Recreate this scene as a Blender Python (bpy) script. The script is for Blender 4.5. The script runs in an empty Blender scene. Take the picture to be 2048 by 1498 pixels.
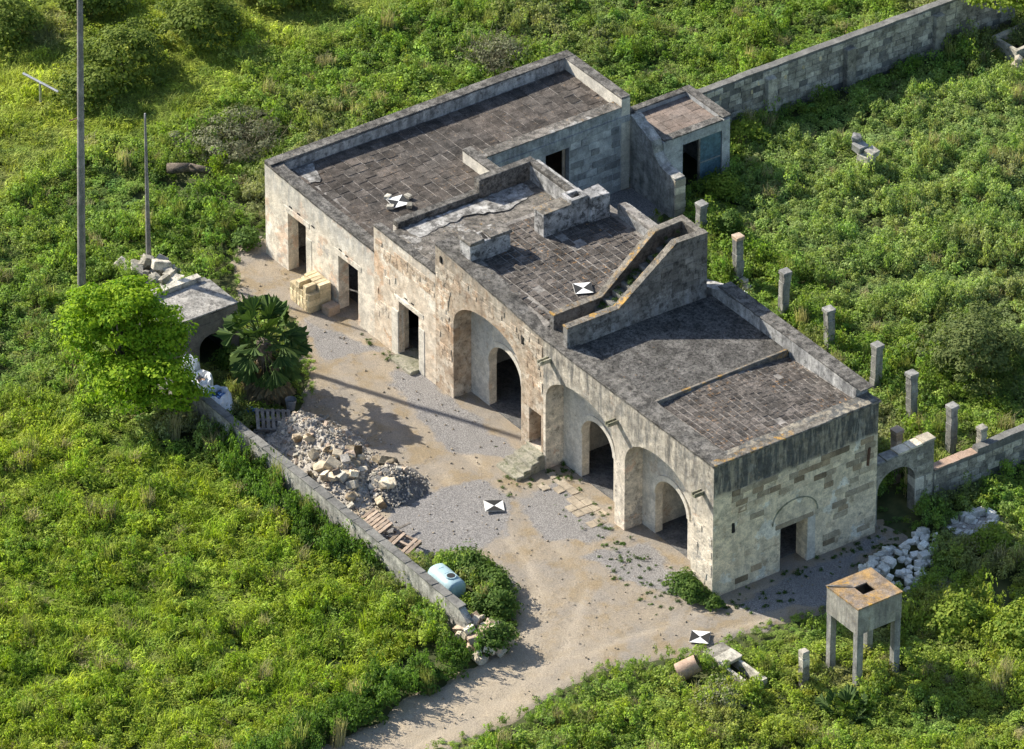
import bpy, bmesh, math, random
import numpy as np
from mathutils import Vector, Matrix, Euler
from mathutils.geometry import tessellate_polygon
random.seed(7); RNG = np.random.default_rng(7)
R = math.radians
SC = bpy.context.scene
COL = SC.collection

# ------------------------------------------------------------------ camera
AZ, PITCH, DIST = R(54.65), R(32.9), 300.0
right = Vector((math.cos(AZ), math.sin(AZ), 0)); away = Vector((-math.sin(AZ), math.cos(AZ), 0))
fwd = away * math.cos(PITCH) + Vector((0, 0, -math.sin(PITCH)))
up = right.cross(fwd)
TARGET = Vector((-15.116, 2.537, 0))
cam = bpy.data.cameras.new('camera'); camo = bpy.data.objects.new('camera', cam); COL.objects.link(camo)
camo.location = TARGET - fwd * DIST
camo.rotation_euler = Matrix((right, up, -fwd)).transposed().to_euler()
cam.sensor_width = 36.0; cam.lens = 36.0 * DIST * 57.6 / 2048.0
cam.clip_start = 1.0; cam.clip_end = 3000.0
SC.camera = camo

# ------------------------------------------------------------------ light
SUN_EL = R(35.0); PHI = R(-29.5)
sh = right * math.cos(PHI) + away * math.sin(PHI)            # direction shadows fall
sun_dir = (sh * math.cos(SUN_EL) + Vector((0, 0, -math.sin(SUN_EL)))).normalized()
sun = bpy.data.lights.new('sun', 'SUN'); suno = bpy.data.objects.new('sun', sun); COL.objects.link(suno)
suno.rotation_euler = sun_dir.to_track_quat('-Z', 'Y').to_euler()
suno.location = (-30, 20, 40)
sun.energy = 5.0; sun.angle = R(0.6); sun.color = (1.0, 0.93, 0.80)
w = bpy.data.worlds.new('World'); SC.world = w; w.use_nodes = True
wn = w.node_tree.nodes; wl = w.node_tree.links
sky = wn.new('ShaderNodeTexSky'); sky.sky_type = 'NISHITA'; sky.sun_disc = False
sky.sun_elevation = SUN_EL; ts = -sh; sky.sun_rotation = math.atan2(ts.x, ts.y)
bg = wn['Background']; bg.inputs['Strength'].default_value = 0.11
wl.new(sky.outputs[0], bg.inputs['Color'])
SC.view_settings.view_transform = 'Standard'; SC.view_settings.look = 'None'
SC.view_settings.exposure = 0.82; SC.view_settings.gamma = 1.0
try: SC.view_settings.use_curve_mapping = False
except Exception: pass
SC.render.engine = 'CYCLES'
SC.cycles.use_denoising = True; SC.cycles.use_adaptive_sampling = True; SC.cycles.adaptive_threshold = .02
SC.cycles.caustics_reflective = False; SC.cycles.caustics_refractive = False; SC.cycles.use_light_tree = False
SC.cycles.max_bounces = 3; SC.cycles.diffuse_bounces = 3; SC.cycles.glossy_bounces = 1
SC.cycles.transmission_bounces = 2; SC.cycles.transparent_max_bounces = 4

# ------------------------------------------------------------------ materials
MATS = {}
class NT:
    def __init__(s, name):
        s.m = bpy.data.materials.new(name); s.m.use_nodes = True
        s.t = s.m.node_tree; s.n = s.t.nodes; s.l = s.t.links
        s.p = s.n['Principled BSDF']; s.out = s.n['Material Output']
        s.geo = s.n.new('ShaderNodeNewGeometry')
        MATS[name] = s.m
    def set(s, sock, v):
        if hasattr(v, 'is_linked') or isinstance(v, bpy.types.NodeSocket): s.l.new(v, sock)
        else: sock.default_value = v
    def scale(s, vec):
        v = s.n.new('ShaderNodeVectorMath'); v.operation = 'MULTIPLY'; s.l.new(s.geo.outputs['Position'], v.inputs[0]); v.inputs[1].default_value = vec; return v.outputs[0]
    def noise(s, sc, det=5, rough=.6, vec=None):
        n = s.n.new('ShaderNodeTexNoise'); n.inputs['Scale'].default_value = sc; n.inputs['Detail'].default_value = det; n.inputs['Roughness'].default_value = rough
        s.l.new(vec if vec is not None else s.geo.outputs['Position'], n.inputs['Vector']); return n.outputs['Fac']
    def ramp(s, f, a, b, va=0., vb=1.):
        m = s.n.new('ShaderNodeMapRange'); m.interpolation_type = 'SMOOTHSTEP'
        s.l.new(f, m.inputs[0]); m.inputs[1].default_value = a; m.inputs[2].default_value = b; m.inputs[3].default_value = va; m.inputs[4].default_value = vb; return m.outputs[0]
    def mix(s, f, a, b, mode='MIX'):
        m = s.n.new('ShaderNodeMix'); m.data_type = 'RGBA'; m.blend_type = mode
        s.set(m.inputs[0], f)
        for i, c in ((6, a), (7, b)):
            if isinstance(c, tuple): m.inputs[i].default_value = (*c, 1.) if len(c) == 3 else c
            else: s.l.new(c, m.inputs[i])
        return m.outputs[2]
    def math(s, op, a, b=0.):
        m = s.n.new('ShaderNodeMath'); m.operation = op; s.set(m.inputs[0], a); s.set(m.inputs[1], b); return m.outputs[0]
    def attr(s, name, typ='GEOMETRY'):
        a = s.n.new('ShaderNodeAttribute'); a.attribute_name = name; a.attribute_type = typ; return a
    def gray(s, v):
        c = s.n.new('ShaderNodeCombineColor')
        for i in range(3): s.l.new(v, c.inputs[i])
        return c.outputs[0]

def weathered(name, base, var, stain=(.03, .03, .03), stain_amt=.6, thr=(.52, .68), lichen=None, lich_thr=(.63, .70), lich_scale=7., streak=None, top=None, low=None, rnd=0., bump=.35, grain=.22, rough=.92, nscale=.8, sscale=5., island=0., tdark=.28, blotch=.2, patches=()):
    t = NT(name)
    c = t.mix(t.ramp(t.noise(nscale, 6, .65), .38, .62), base, var)
    n2 = t.noise(sscale, 8, .72)
    for (pc, ps, pt, po) in patches:
        v_ = t.n.new('ShaderNodeVectorMath'); v_.operation = 'ADD'; t.l.new(t.geo.outputs['Position'], v_.inputs[0]); v_.inputs[1].default_value = (po, po * .7, po * 1.3)
        c = t.mix(t.math('MULTIPLY', t.ramp(t.noise(ps, 8, .62, v_.outputs[0]), pt, pt + .035), .85), c, pc)
    if low:                                                     # bare stone showing where render fell off near the foot
        sx = t.n.new('ShaderNodeSeparateXYZ'); t.l.new(t.geo.outputs['Position'], sx.inputs[0])
        zz = t.math('ADD', sx.outputs[2], t.math('MULTIPLY', t.noise(.9, 5, .6), low[1]))
        c = t.mix(t.math('MULTIPLY', t.ramp(zz, low[0] + .15, low[0] - .15), .8), c, low[2])
    if streak:
        sn = t.noise(1., 6, .7, t.scale((3.4, 3.4, .6)))
        f = t.ramp(sn, .36, .70)
        if top:
            sx = t.n.new('ShaderNodeSeparateXYZ'); t.l.new(t.geo.outputs['Position'], sx.inputs[0])
            zz = t.math('ADD', sx.outputs[2], t.math('MULTIPLY', t.math('SUBTRACT', t.noise(1.3, 5, .7), .5), top[2]))
            tm = t.ramp(zz, top[0], top[1])
            f = t.math('MULTIPLY', t.math('ADD', t.math('MULTIPLY', f, .75), tdark), tm)
        c = t.mix(f, c, streak)
    c = t.mix(t.math('MULTIPLY', t.ramp(n2, *thr), stain_amt), c, stain)
    if lichen:
        c = t.mix(t.math('MULTIPLY', t.ramp(t.noise(lich_scale, 6, .7), *lich_thr), t.ramp(t.noise(.6, 3), .42, .6)), c, lichen)
    g = t.noise(30., 4, .75)
    k = t.math('MULTIPLY', t.ramp(g, .3, .7, 1 - grain, 1 + grain), t.ramp(t.noise(2.6, 10, .78), .36, .64, 1 - blotch, 1 + blotch))
    if island: k = t.math('MULTIPLY', k, t.ramp(t.geo.outputs['Random Per Island'], 0., 1., 1 - island, 1 + island))
    if rnd:
        oi = t.n.new('ShaderNodeObjectInfo')
        k = t.math('MULTIPLY', k, t.ramp(oi.outputs['Random'], 0., 1., 1 - rnd, 1 + rnd))
    c = t.mix(1., c, t.gray(k), 'MULTIPLY')
    t.l.new(c, t.p.inputs['Base Color']); t.p.inputs['Roughness'].default_value = rough
    t.p.inputs['Specular IOR Level'].default_value = .2
    b = t.n.new('ShaderNodeBump'); b.inputs['Strength'].default_value = bump; b.inputs['Distance'].default_value = .05
    t.l.new(t.math('ADD', n2, t.math('MULTIPLY', g, .4)), b.inputs['Height']); t.l.new(b.outputs[0], t.p.inputs['Normal'])
    return t.m

def plain(name, col, rough=.6, metal=0., var=.2):
    t = NT(name)
    k = t.ramp(t.noise(9., 5), .3, .7, 1 - var, 1 + var)
    t.l.new(t.mix(1., col, t.gray(k), 'MULTIPLY'), t.p.inputs['Base Color'])
    t.p.inputs['Roughness'].default_value = rough; t.p.inputs['Metallic'].default_value = metal
    return t.m

def leafmat(name, col=None, col2=None, trans=.3):
    """col None: tint comes from the scatter points."""
    t = NT(name)
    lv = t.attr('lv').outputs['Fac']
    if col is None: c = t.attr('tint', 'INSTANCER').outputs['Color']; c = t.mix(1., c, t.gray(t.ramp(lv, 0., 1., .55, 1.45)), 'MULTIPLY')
    else: c = t.mix(lv, col, col2)
    t.l.new(c, t.p.inputs['Base Color']); t.p.inputs['Roughness'].default_value = .75; t.p.inputs['Specular IOR Level'].default_value = .25
    tr = t.n.new('ShaderNodeBsdfTranslucent'); t.l.new(t.mix(1., c, (1.05, 1.1, .55), 'MULTIPLY'), tr.inputs['Color'])
    ms = t.n.new('ShaderNodeMixShader'); ms.inputs[0].default_value = trans
    t.l.new(t.p.outputs[0], ms.inputs[1]); t.l.new(tr.outputs[0], ms.inputs[2]); t.l.new(ms.outputs[0], t.out.inputs['Surface'])
    return t.m

LIME = (.50, .44, .35)
weathered('plaster_left', (.70, .625, .52), (.60, .55, .47), stain=(.30, .235, .18), stain_amt=.6, thr=(.57, .68), streak=(.38, .37, .35), top=(2.3, 3.3, 1.8), patches=[((.62, .47, .355), 1.1, .57, 3.), ((.78, .73, .64), .8, .57, 11.), ((.42, .39, .355), 1.4, .61, 23.)], nscale=1.1, bump=.7, blotch=.26)
weathered('plaster_mid', (.66, .58, .475), (.57, .475, .37), stain=(.28, .18, .115), stain_amt=.65, thr=(.54, .66), streak=(.38, .355, .32), top=(3.5, 4.7, 1.8), patches=[((.57, .40, .27), 1.3, .58, 5.), ((.76, .70, .60), .9, .55, 17.)], nscale=1.6, bump=.7, blotch=.28)
weathered('stone_mid', (.57, .475, .37), (.46, .345, .245), stain=(.16, .12, .085), stain_amt=.7, thr=(.52, .64), streak=(.29, .265, .23), top=(3.6, 5.4, 2.0), patches=[((.66, .58, .475), 1.2, .53, 7.), ((.46, .31, .20), 1.6, .59, 29.)], nscale=1.4, rnd=.2, bump=.8, blotch=.28)
weathered('plaster_right', (.70, .62, .505), (.60, .54, .455), stain=(.17, .153, .13), stain_amt=.7, thr=(.52, .65), streak=(.155, .15, .14), top=(2.2, 4.4, 2.8), low=(.9, 1.6, (.68, .52, .40)), patches=[((.38, .36, .325), 1.2, .57, 13.), ((.60, .45, .34), 1.4, .62, 41.)], nscale=1., bump=.9, blotch=.34, tdark=.36)
weathered('recess_plaster', (.62, .565, .47), (.56, .52, .45), stain=(.30, .24, .17), stain_amt=.6, thr=(.56, .68), streak=(.42, .405, .38), top=(1.6, 3.2, 1.8), patches=[((.52, .42, .32), 1.3, .60, 3.)], nscale=1.2, bump=.4, blotch=.22)
weathered('roof_pink', (.235, .185, .155), (.18, .15, .13), stain=(.08, .07, .065), stain_amt=.6, nscale=1.2, bump=.6, grain=.4, rnd=.15)
weathered('shed_roof', (.38, .36, .33), (.28, .27, .25), stain=(.11, .105, .10), stain_amt=.75, thr=(.47, .61), nscale=.9, bump=.8, blotch=.38)
weathered('white_plaster', (.60, .56, .48), (.53, .50, .44), stain=(.3, .27, .22), stain_amt=.4, bump=.2)
weathered('end_plaster', (.78, .67, .49), (.70, .60, .44), stain=(.30, .235, .16), stain_amt=.65, thr=(.55, .66), streak=(.11, .11, .105), top=(3.88, 4.12, .75), tdark=.62, low=(.5, .9, (.58, .47, .33)), patches=[((.52, .42, .29), 1.5, .60, 31.), ((.80, .76, .66), 1.0, .57, 9.), ((.30, .28, .24), 2.2, .65, 47.)], nscale=1.2, bump=1., blotch=.32)
weathered('ashlar', (.62, .53, .39), (.50, .41, .29), stain=(.22, .18, .13), stain_amt=.5, rnd=.36, nscale=1.6, bump=.7)
weathered('ashlar_brown', (.36, .28, .185), (.28, .215, .145), stain=(.13, .10, .07), stain_amt=.5, rnd=.35, nscale=1.6, bump=.8)
weathered('ashlar_grey', (.44, .445, .435), (.34, .35, .355), stain=(.14, .14, .14), stain_amt=.5, rnd=.35, nscale=1.4, bump=.6)
weathered('court_plaster', (.50, .505, .495), (.40, .415, .42), stain=(.15, .15, .15), stain_amt=.6, streak=(.20, .21, .22), top=(1.5, 3.2, 2.), nscale=.9, bump=.5, blotch=.26)
weathered('coping', (.185, .174, .158), (.13, .122, .11), stain=(.042, .04, .038), stain_amt=.8, thr=(.45, .60), lichen=(.28, .19, .08), lich_thr=(.63, .71), nscale=1.5, bump=1., grain=.45, blotch=.4)
weathered('coping_lichen', (.24, .215, .18), (.19, .175, .15), stain=(.06, .055, .05), stain_amt=.7, thr=(.46, .6), lichen=(.42, .25, .07), lich_thr=(.50, .60), lich_scale=4., nscale=1.1, bump=.8, grain=.4, blotch=.3)
weathered('parapet_inner', (.50, .49, .47), (.40, .395, .385), stain=(.09, .09, .09), stain_amt=.75, thr=(.5, .64), streak=(.17, .17, .17), nscale=1.5, bump=.6, blotch=.3)
weathered('roof_mortar', (.27, .25, .228), (.18, .167, .153), stain=(.07, .066, .062), stain_amt=.6, thr=(.47, .62), nscale=.7, blotch=.38)
weathered('roof_slab', (.098, .083, .072), (.07, .063, .057), stain=(.18, .157, .135), stain_amt=.65, thr=(.55, .67), lichen=(.23, .16, .10), lich_thr=(.58, .68), rnd=.26, nscale=.45, bump=.9, sscale=6., grain=.5, blotch=.45)
weathered('roof_grey', (.145, .137, .127), (.10, .095, .088), stain=(.036, .036, .035), stain_amt=.85, thr=(.47, .60), lichen=(.30, .19, .10), lich_thr=(.62, .70), lich_scale=5., nscale=.9, bump=1., sscale=9., grain=.5, blotch=.45)
weathered('roof_brick', (.13, .113, .10), (.09, .081, .074), stain=(.04, .038, .036), stain_amt=.75, thr=(.48, .62), lichen=(.34, .19, .08), lich_thr=(.55, .66), nscale=1.2, bump=.9, sscale=8., grain=.5, island=.25, blotch=.45)
weathered('roof_white', (.215, .195, .17), (.15, .138, .122), stain=(.055, .053, .05), stain_amt=.8, thr=(.47, .60), lichen=(.34, .22, .09), lich_thr=(.58, .68), patches=[((.40, .385, .36), 1.3, .58, 4.)], nscale=.9, bump=.8, sscale=5., blotch=.4, grain=.4)
weathered('chimney_plaster', (.47, .46, .455), (.25, .245, .24), stain=(.05, .05, .05), stain_amt=.85, thr=(.48, .60), nscale=1.6, sscale=4., bump=.6, blotch=.3)
weathered('stair_stone', (.25, .228, .20), (.17, .155, .14), stain=(.065, .06, .056), stain_amt=.75, thr=(.47, .61), streak=(.30, .295, .29), top=(6.4, 5.5, .8), nscale=1.3, rnd=.3, bump=.8, blotch=.35)
weathered('moss_stone', (.33, .31, .25), (.24, .235, .17), stain=(.07, .09, .035), stain_amt=.7, thr=(.5, .64), nscale=1.6, rnd=.15)
weathered('concrete', (.36, .355, .33), (.28, .275, .26), stain=(.10, .10, .095), stain_amt=.5, streak=(.15, .15, .145), nscale=1.2)
weathered('tank_top', (.24, .195, .155), (.32, .21, .10), stain=(.16, .14, .125), stain_amt=.7, thr=(.48, .62), lichen=(.42, .24, .05), lich_thr=(.5, .62), lich_scale=4., nscale=1.6, blotch=.3, grain=.4)
weathered('tank_side', (.40, .385, .34), (.30, .285, .25), stain=(.33, .20, .05), stain_amt=.45, thr=(.58, .7), streak=(.16, .155, .15), nscale=1.2)
weathered('wall_stone', (.45, .42, .355), (.34, .32, .27), stain=(.12, .12, .105), stain_amt=.65, thr=(.5, .64), rnd=.35, nscale=1.2, bump=.8, blotch=.3)
weathered('wall_dark', (.20, .195, .18), (.14, .138, .13), stain=(.05, .05, .05), stain_amt=.6, nscale=1.)
weathered('wall_render', (.46, .44, .40), (.36, .35, .32), stain=(.15, .15, .13), stain_amt=.6, streak=(.20, .20, .185), nscale=.8, bump=.7, blotch=.35)
weathered('white_stone', (.64, .57, .45), (.54, .47, .37), stain=(.33, .28, .22), stain_amt=.5, rnd=.3, nscale=2., bump=.9)
weathered('pale_stone', (.80, .77, .69), (.71, .68, .61), stain=(.42, .39, .34), stain_amt=.45, rnd=.2, nscale=2., bump=.9)
weathered('cream_stone', (.72, .62, .455), (.62, .52, .38), stain=(.36, .29, .21), stain_amt=.5, rnd=.25, nscale=2., bump=.9)
weathered('tuff_block', (.64, .54, .36), (.56, .46, .29), stain=(.36, .28, .17), stain_amt=.5, rnd=.2, nscale=2., bump=.6)
weathered('lime_wash', (.42, .41, .39), (.27, .26, .245), stain=(.08, .077, .073), stain_amt=.85, thr=(.45, .60), nscale=2., bump=.6, sscale=3.5, blotch=.4)
weathered('pave', (.36, .305, .235), (.31, .268, .21), stain=(.18, .16, .12), stain_amt=.6, rnd=.15, nscale=2., bump=.6)
weathered('debris', (.52, .475, .41), (.40, .37, .33), stain=(.2, .185, .17), stain_amt=.6, thr=(.48, .62), nscale=1.5, bump=1., sscale=9., grain=.35)
weathered('gravel_dark', (.20, .195, .19), (.15, .15, .15), stain=(.07, .07, .07), stain_amt=.7, thr=(.46, .6), nscale=3., bump=1., sscale=14.)
weathered('pink_stone', (.44, .33, .24), (.40, .33, .27), stain=(.2, .15, .1), stain_amt=.4, rnd=.2, nscale=2.)
weathered('old_wood', (.26, .235, .205), (.19, .17, .15), stain=(.09, .08, .07), stain_amt=.5, nscale=4., rnd=.15)
weathered('warm_wood', (.40, .31, .235), (.34, .27, .215), stain=(.18, .14, .11), stain_amt=.5, nscale=4., rnd=.2)
weathered('bark', (.17, .14, .11), (.11, .09, .07), stain=(.05, .04, .03), stain_amt=.6, nscale=5., bump=1.)
weathered('pole_wood', (.30, .29, .275), (.22, .21, .20), stain=(.10, .095, .09), stain_amt=.4, streak=(.16, .155, .15), nscale=2.)
weathered('terracotta', (.42, .29, .21), (.36, .26, .20), stain=(.18, .14, .11), stain_amt=.4)
plain('black', (.012, .012, .012), .7); plain('panel_white', (.78, .78, .76), .5, var=.05)
plain('bag_white', (.78, .82, .88), .55, var=.12); plain('blue_trash', (.05, .16, .42), .4, var=.6); plain('dark_trash', (.05, .05, .06), .6, var=.6)
plain('tank_blue', (.36, .50, .55), .4, var=.08); plain('door_teal', (.085, .155, .20), .45, var=.35); plain('metal_grey', (.45, .45, .46), .4, .6)
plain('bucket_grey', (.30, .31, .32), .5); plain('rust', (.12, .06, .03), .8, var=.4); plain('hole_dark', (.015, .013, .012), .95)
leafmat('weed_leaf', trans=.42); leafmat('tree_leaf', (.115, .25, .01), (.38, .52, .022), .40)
leafmat('bush_leaf', (.045, .10, .015), (.15, .235, .04), .32); leafmat('dark_leaf', (.08, .12, .03), (.21, .25, .08), .3)
leafmat('palm_leaf', (.025, .06, .012), (.10, .16, .035), .2); leafmat('palm_dead', (.13, .11, .06), (.25, .20, .11), .2)
leafmat('dry_leaf', (.15, .17, .085), (.33, .33, .2), .25); leafmat('twig_leaf', (.17, .16, .10), (.34, .31, .21), .15); leafmat('meadow_bush', (.09, .14, .02), (.24, .30, .05), .35); leafmat('fresh_leaf', (.14, .23, .025), (.36, .43, .06), .38)

# ------------------------------------------------------------------ object helpers
def link(name, me, mat=None, parent=None):
    o = bpy.data.objects.new(name, me); COL.objects.link(o)
    if mat and me is not None and not me.materials: me.materials.append(MATS[mat])
    if parent: o.parent = parent
    return o
def obj(name, bm, mat, parent=None, smooth=False):
    bmesh.ops.recalc_face_normals(bm, faces=bm.faces)
    me = bpy.data.meshes.new(name); bm.to_mesh(me); bm.free()
    if smooth: me.shade_smooth()
    return link(name, me, mat, parent)
def tag(o, label=None, cat=None, group=None, kind=None):
    if cat and not kind: kind = 'thing'
    for k, v in (('label', label), ('category', cat), ('group', group), ('kind', kind)):
        if v: o[k] = v
    return o
def empty(name, loc=(0, 0, 0), rz=0.):
    o = bpy.data.objects.new(name, None); COL.objects.link(o); o.location = loc; o.rotation_euler = (0, 0, rz); o.empty_display_size = .3; return o
def place(o, parent):                                           # parent a world-space part under an empty that has an offset
    o.parent = parent; o.matrix_parent_inverse = Matrix.LocRotScale(parent.location, parent.rotation_euler, None).inverted(); return o
def box(bm, a, b, bev=0., jit=0.):
    vs = [bm.verts.new((x + random.uniform(-jit, jit), y + random.uniform(-jit, jit), z + random.uniform(-jit, jit))) for x in (a[0], b[0]) for y in (a[1], b[1]) for z in (a[2], b[2])]
    fs = [bm.faces.new([vs[i] for i in q]) for q in ((0, 1, 3, 2), (4, 6, 7, 5), (0, 4, 5, 1), (2, 3, 7, 6), (0, 2, 6, 4), (1, 5, 7, 3))]
    if bev:
        es = list({e for f in fs for e in f.edges}); bmesh.ops.bevel(bm, geom=es, offset=bev, segments=1, affect='EDGES')
def boxm(a, b, bev=0., jit=0.):
    bm = bmesh.new(); box(bm, a, b, bev, jit); return bm
def tube(bm, p0, p1, r0, r1, n=8, cap=True):
    p0, p1 = Vector(p0), Vector(p1); d = (p1 - p0).normalized(); a = d.orthogonal().normalized(); b = d.cross(a)
    r_ = [[bm.verts.new(p + (a * math.cos(6.2832 * i / n) + b * math.sin(6.2832 * i / n)) * r) for i in range(n)] for p, r in ((p0, r0), (p1, r1))]
    for i in range(n): bm.faces.new((r_[0][i], r_[0][(i + 1) % n], r_[1][(i + 1) % n], r_[1][i]))
    if cap: bm.faces.new(r_[0][::-1]); bm.faces.new(r_[1])
def sub(pts, step=.45, jit=.02, closed=True):                   # subdivide an outline and roughen it
    out = []
    for i in range(len(pts) if closed else len(pts) - 1):
        a, b = pts[i], pts[(i + 1) % len(pts)]; L = math.dist(a, b); n = max(1, int(L / step))
        out.append(a)
        for k in range(1, n):
            t = k / n; j = random.uniform(-jit, jit); nx, ny = -(b[1] - a[1]) / L, (b[0] - a[0]) / L
            out.append((a[0] + (b[0] - a[0]) * t + nx * j, a[1] + (b[1] - a[1]) * t + ny * j))
    if not closed: out.append(pts[-1])
    return out
def slab_wall(bm, outline, holes, d0, d1, fmap):                # a wall with openings: fmap(s, t, depth) -> xyz
    loops = [outline] + holes
    flat = [p for l in loops for p in l]
    tris = tessellate_polygon([[Vector((p[0], p[1], 0)) for p in l] for l in loops])
    A = [bm.verts.new(fmap(p[0], p[1], d0)) for p in flat]; B = [bm.verts.new(fmap(p[0], p[1], d1)) for p in flat]
    for t in tris:
        try: bm.faces.new([A[i] for i in t]); bm.faces.new([B[i] for i in reversed(t)])
        except ValueError: pass
    k = 0
    for l in loops:
        n = len(l)
        for i in range(n):
            j = (i + 1) % n; bm.faces.new((A[k + i], A[k + j], B[k + j], B[k + i]))
        k += n
FV = lambda s, t, d: (s, d, t)          # wall along u (x), depth along v (y)
FU = lambda s, t, d: (d, s, t)          # wall along v (y), depth along u (x)
def arch(u0, u1, zs, za, z0=-.05, n=16, p=2.2, jit=0.):
    c, h = (u0 + u1) / 2, (u1 - u0) / 2
    pts = [(u0, z0), (u0, zs)]
    for i in range(1, n):
        a = math.pi * (1 - i / n); x, y = math.cos(a), math.sin(a)
        k = (abs(x) ** p + abs(y) ** p) ** (-1 / p)
        pts.append((c + h * x * k, zs + (za - zs) * y * k))
    return pts + [(u1, zs), (u1, z0)]
def rect(u0, u1, z0, z1): return [(u0, z0), (u0, z1), (u1, z1), (u1, z0)]
def inpoly(P, poly):
    x, y = P[:, 0], P[:, 1]; r = np.zeros(len(P), bool); n = len(poly)
    for i in range(n):
        x0, y0 = poly[i]; x1, y1 = poly[i - 1]
        if y0 == y1: continue
        c = ((y0 > y) != (y1 > y)) & (x < (x1 - x0) * (y - y0) / (y1 - y0) + x0); r ^= c
    return r
def sdist(P, poly):                                              # signed distance, positive inside
    d = np.full(len(P), 1e9)
    for i in range(len(poly)):
        a = np.array(poly[i - 1], float); b = np.array(poly[i], float); ab = b - a
        t = np.clip(((P - a) @ ab) / (ab @ ab + 1e-9), 0, 1); q = a + t[:, None] * ab
        d = np.minimum(d, np.hypot(*(P - q).T))
    return np.where(inpoly(P, poly), d, -d)
_LAT = RNG.random((257, 257))
def vnoise(P, sc, ox=0.):
    q = P * sc + 128.3 + ox; i = np.floor(q).astype(int); f = q - i; f = f * f * (3 - 2 * f); i %= 256
    g = lambda a, b: _LAT[(i[:, 0] + a) % 256, (i[:, 1] + b) % 256]
    return (g(0, 0) * (1 - f[:, 0]) + g(1, 0) * f[:, 0]) * (1 - f[:, 1]) + (g(0, 1) * (1 - f[:, 0]) + g(1, 1) * f[:, 0]) * f[:, 1]
def fbm(P, sc, ox=0.): return (vnoise(P, sc, ox) * .5 + vnoise(P, sc * 2.1, ox + 17) * .3 + vnoise(P, sc * 4.3, ox + 31) * .2)

# shared irregular block and rock meshes
def unit_block(seed):
    random.seed(seed); bm = boxm((-.5, -.5, -.5), (.5, .5, .5), .05, .035); bmesh.ops.recalc_face_normals(bm, faces=bm.faces)
    me = bpy.data.meshes.new('block'); bm.to_mesh(me); bm.free(); return me
def unit_rock(seed):
    random.seed(seed); bm = bmesh.new(); bmesh.ops.create_icosphere(bm, subdivisions=1, radius=.5)
    for v in bm.verts: v.co = Vector((math.copysign(abs(v.co.x * 2) ** .6 / 2, v.co.x), math.copysign(abs(v.co.y * 2) ** .6 / 2, v.co.y), math.copysign(abs(v.co.z * 2) ** .6 / 2, v.co.z))) * random.uniform(.82, 1.12)
    me = bpy.data.meshes.new('rock'); bm.to_mesh(me); bm.free(); return me
BLK, RCK = {}, {}
def blockmesh(mat):
    if mat not in BLK:
        BLK[mat] = [unit_block(i) for i in range(5)]
        for m in BLK[mat]: m.materials.append(MATS[mat])
    return random.choice(BLK[mat])
def rockmesh(mat):
    if mat not in RCK:
        RCK[mat] = [unit_rock(i) for i in range(7)]
        for m in RCK[mat]: m.materials.append(MATS[mat])
    return random.choice(RCK[mat])
def piece(name, me, loc, dim, rot, parent):
    o = bpy.data.objects.new(name, me); COL.objects.link(o); o.location = loc; o.scale = dim; o.rotation_euler = rot; o.parent = parent; return o
def courses(parent, s0, s1, z0, z1, h, L, fix, mat, skip=None, name='wall_block', prob=1., th=.06, proud=.018, axis='u', sign=-1):
    """rows of individual blocks set into a wall face. axis 'u': face normal along v; 'v': normal along u"""
    n = 0; row = 0; z = z0
    while z < z1 - .05:
        hh = h * random.uniform(.92, 1.08); s = s0 - (L / 2 if row % 2 else 0)
        while s < s1 - .05:
            l = L * random.uniform(.72, 1.25); a, b = max(s, s0), min(s + l, s1); s += l
            if b - a < .1 or random.random() > prob: continue
            c, zc = (a + b) / 2, z + hh / 2
            if skip and skip(a, b, z, z + hh): continue
            d = fix + sign * (proud * random.uniform(.5, 1.6) - th / 2)
            dim = (b - a - .022, th, hh - .02) if axis == 'u' else (th, b - a - .022, hh - .02)
            loc = (c, d, zc) if axis == 'u' else (d, c, zc)
            m_ = 'ashlar_brown' if mat == 'ashlar' and random.random() < .22 else mat
            piece(name, blockmesh(m_), loc, dim, (0, 0, 0), parent); n += 1
        z += hh; row += 1
    return n

# ================================================================== SETTING
bm = bmesh.new()
bmesh.ops.create_grid(bm, x_segments=8, y_segments=8, size=700)
for v in bm.verts: v.co.z = -.04
t = NT('soil')
c = t.mix(t.ramp(t.noise(1.5, 6), .35, .65), (.035, .05, .012), (.075, .085, .025))
t.l.new(c, t.p.inputs['Base Color']); t.p.inputs['Roughness'].default_value = 1.
tag(obj('ground', bm, 'soil'), 'dark soil and low growth under the weeds', None, kind='structure')

BARE = [(-27.4, -.6), (-27.8, .5), (-26.5, .5), (-21.7, 1.5), (-17.9, 1.9), (-9.5, 2.2), (-3.6, 2.6), (-.9, 4.3), (-.5, 7.4), (.7, 7.4), (1.3, 6.7), (1.7, 4.9), (2.4, 3.5), (2.5, 2.6), (2.2, -.3), (2., -2.4), (1., -5.3), (1.1, -7.2), (1.8, -9.7), (1.6, -11.8), (1.9, -12.8), (2.6, -15.5), (4.5, -22), (2, -24), (.3, -17.6), (-.2, -15.5), (-.3, -14.), (-.9, -11.7), (-1.2, -9.8), (-1.5, -7.6), (-1.9, -6.6), (-3.8, -5.4), (-5.1, -5.), (-6.4, -4.9), (-7.3, -5.5), (-7.8, -6.7), (-8.9, -7.6), (-11.4, -7.9), (-14., -7.9), (-16., -7.4), (-17.3, -5.3), (-17.6, -4.2), (-18.8, -3.2), (-20.8, -2.2), (-22.3, -1.5), (-23.7, -1.8), (-24.6, -2.5)]
YARD = [(-22.8, 6.5), (-19, 6.5), (-18.2, 8.2), (-18.9, 10.4), (-20.3, 12.), (-20.9, 13.4), (-22.8, 13.4)]
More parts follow.
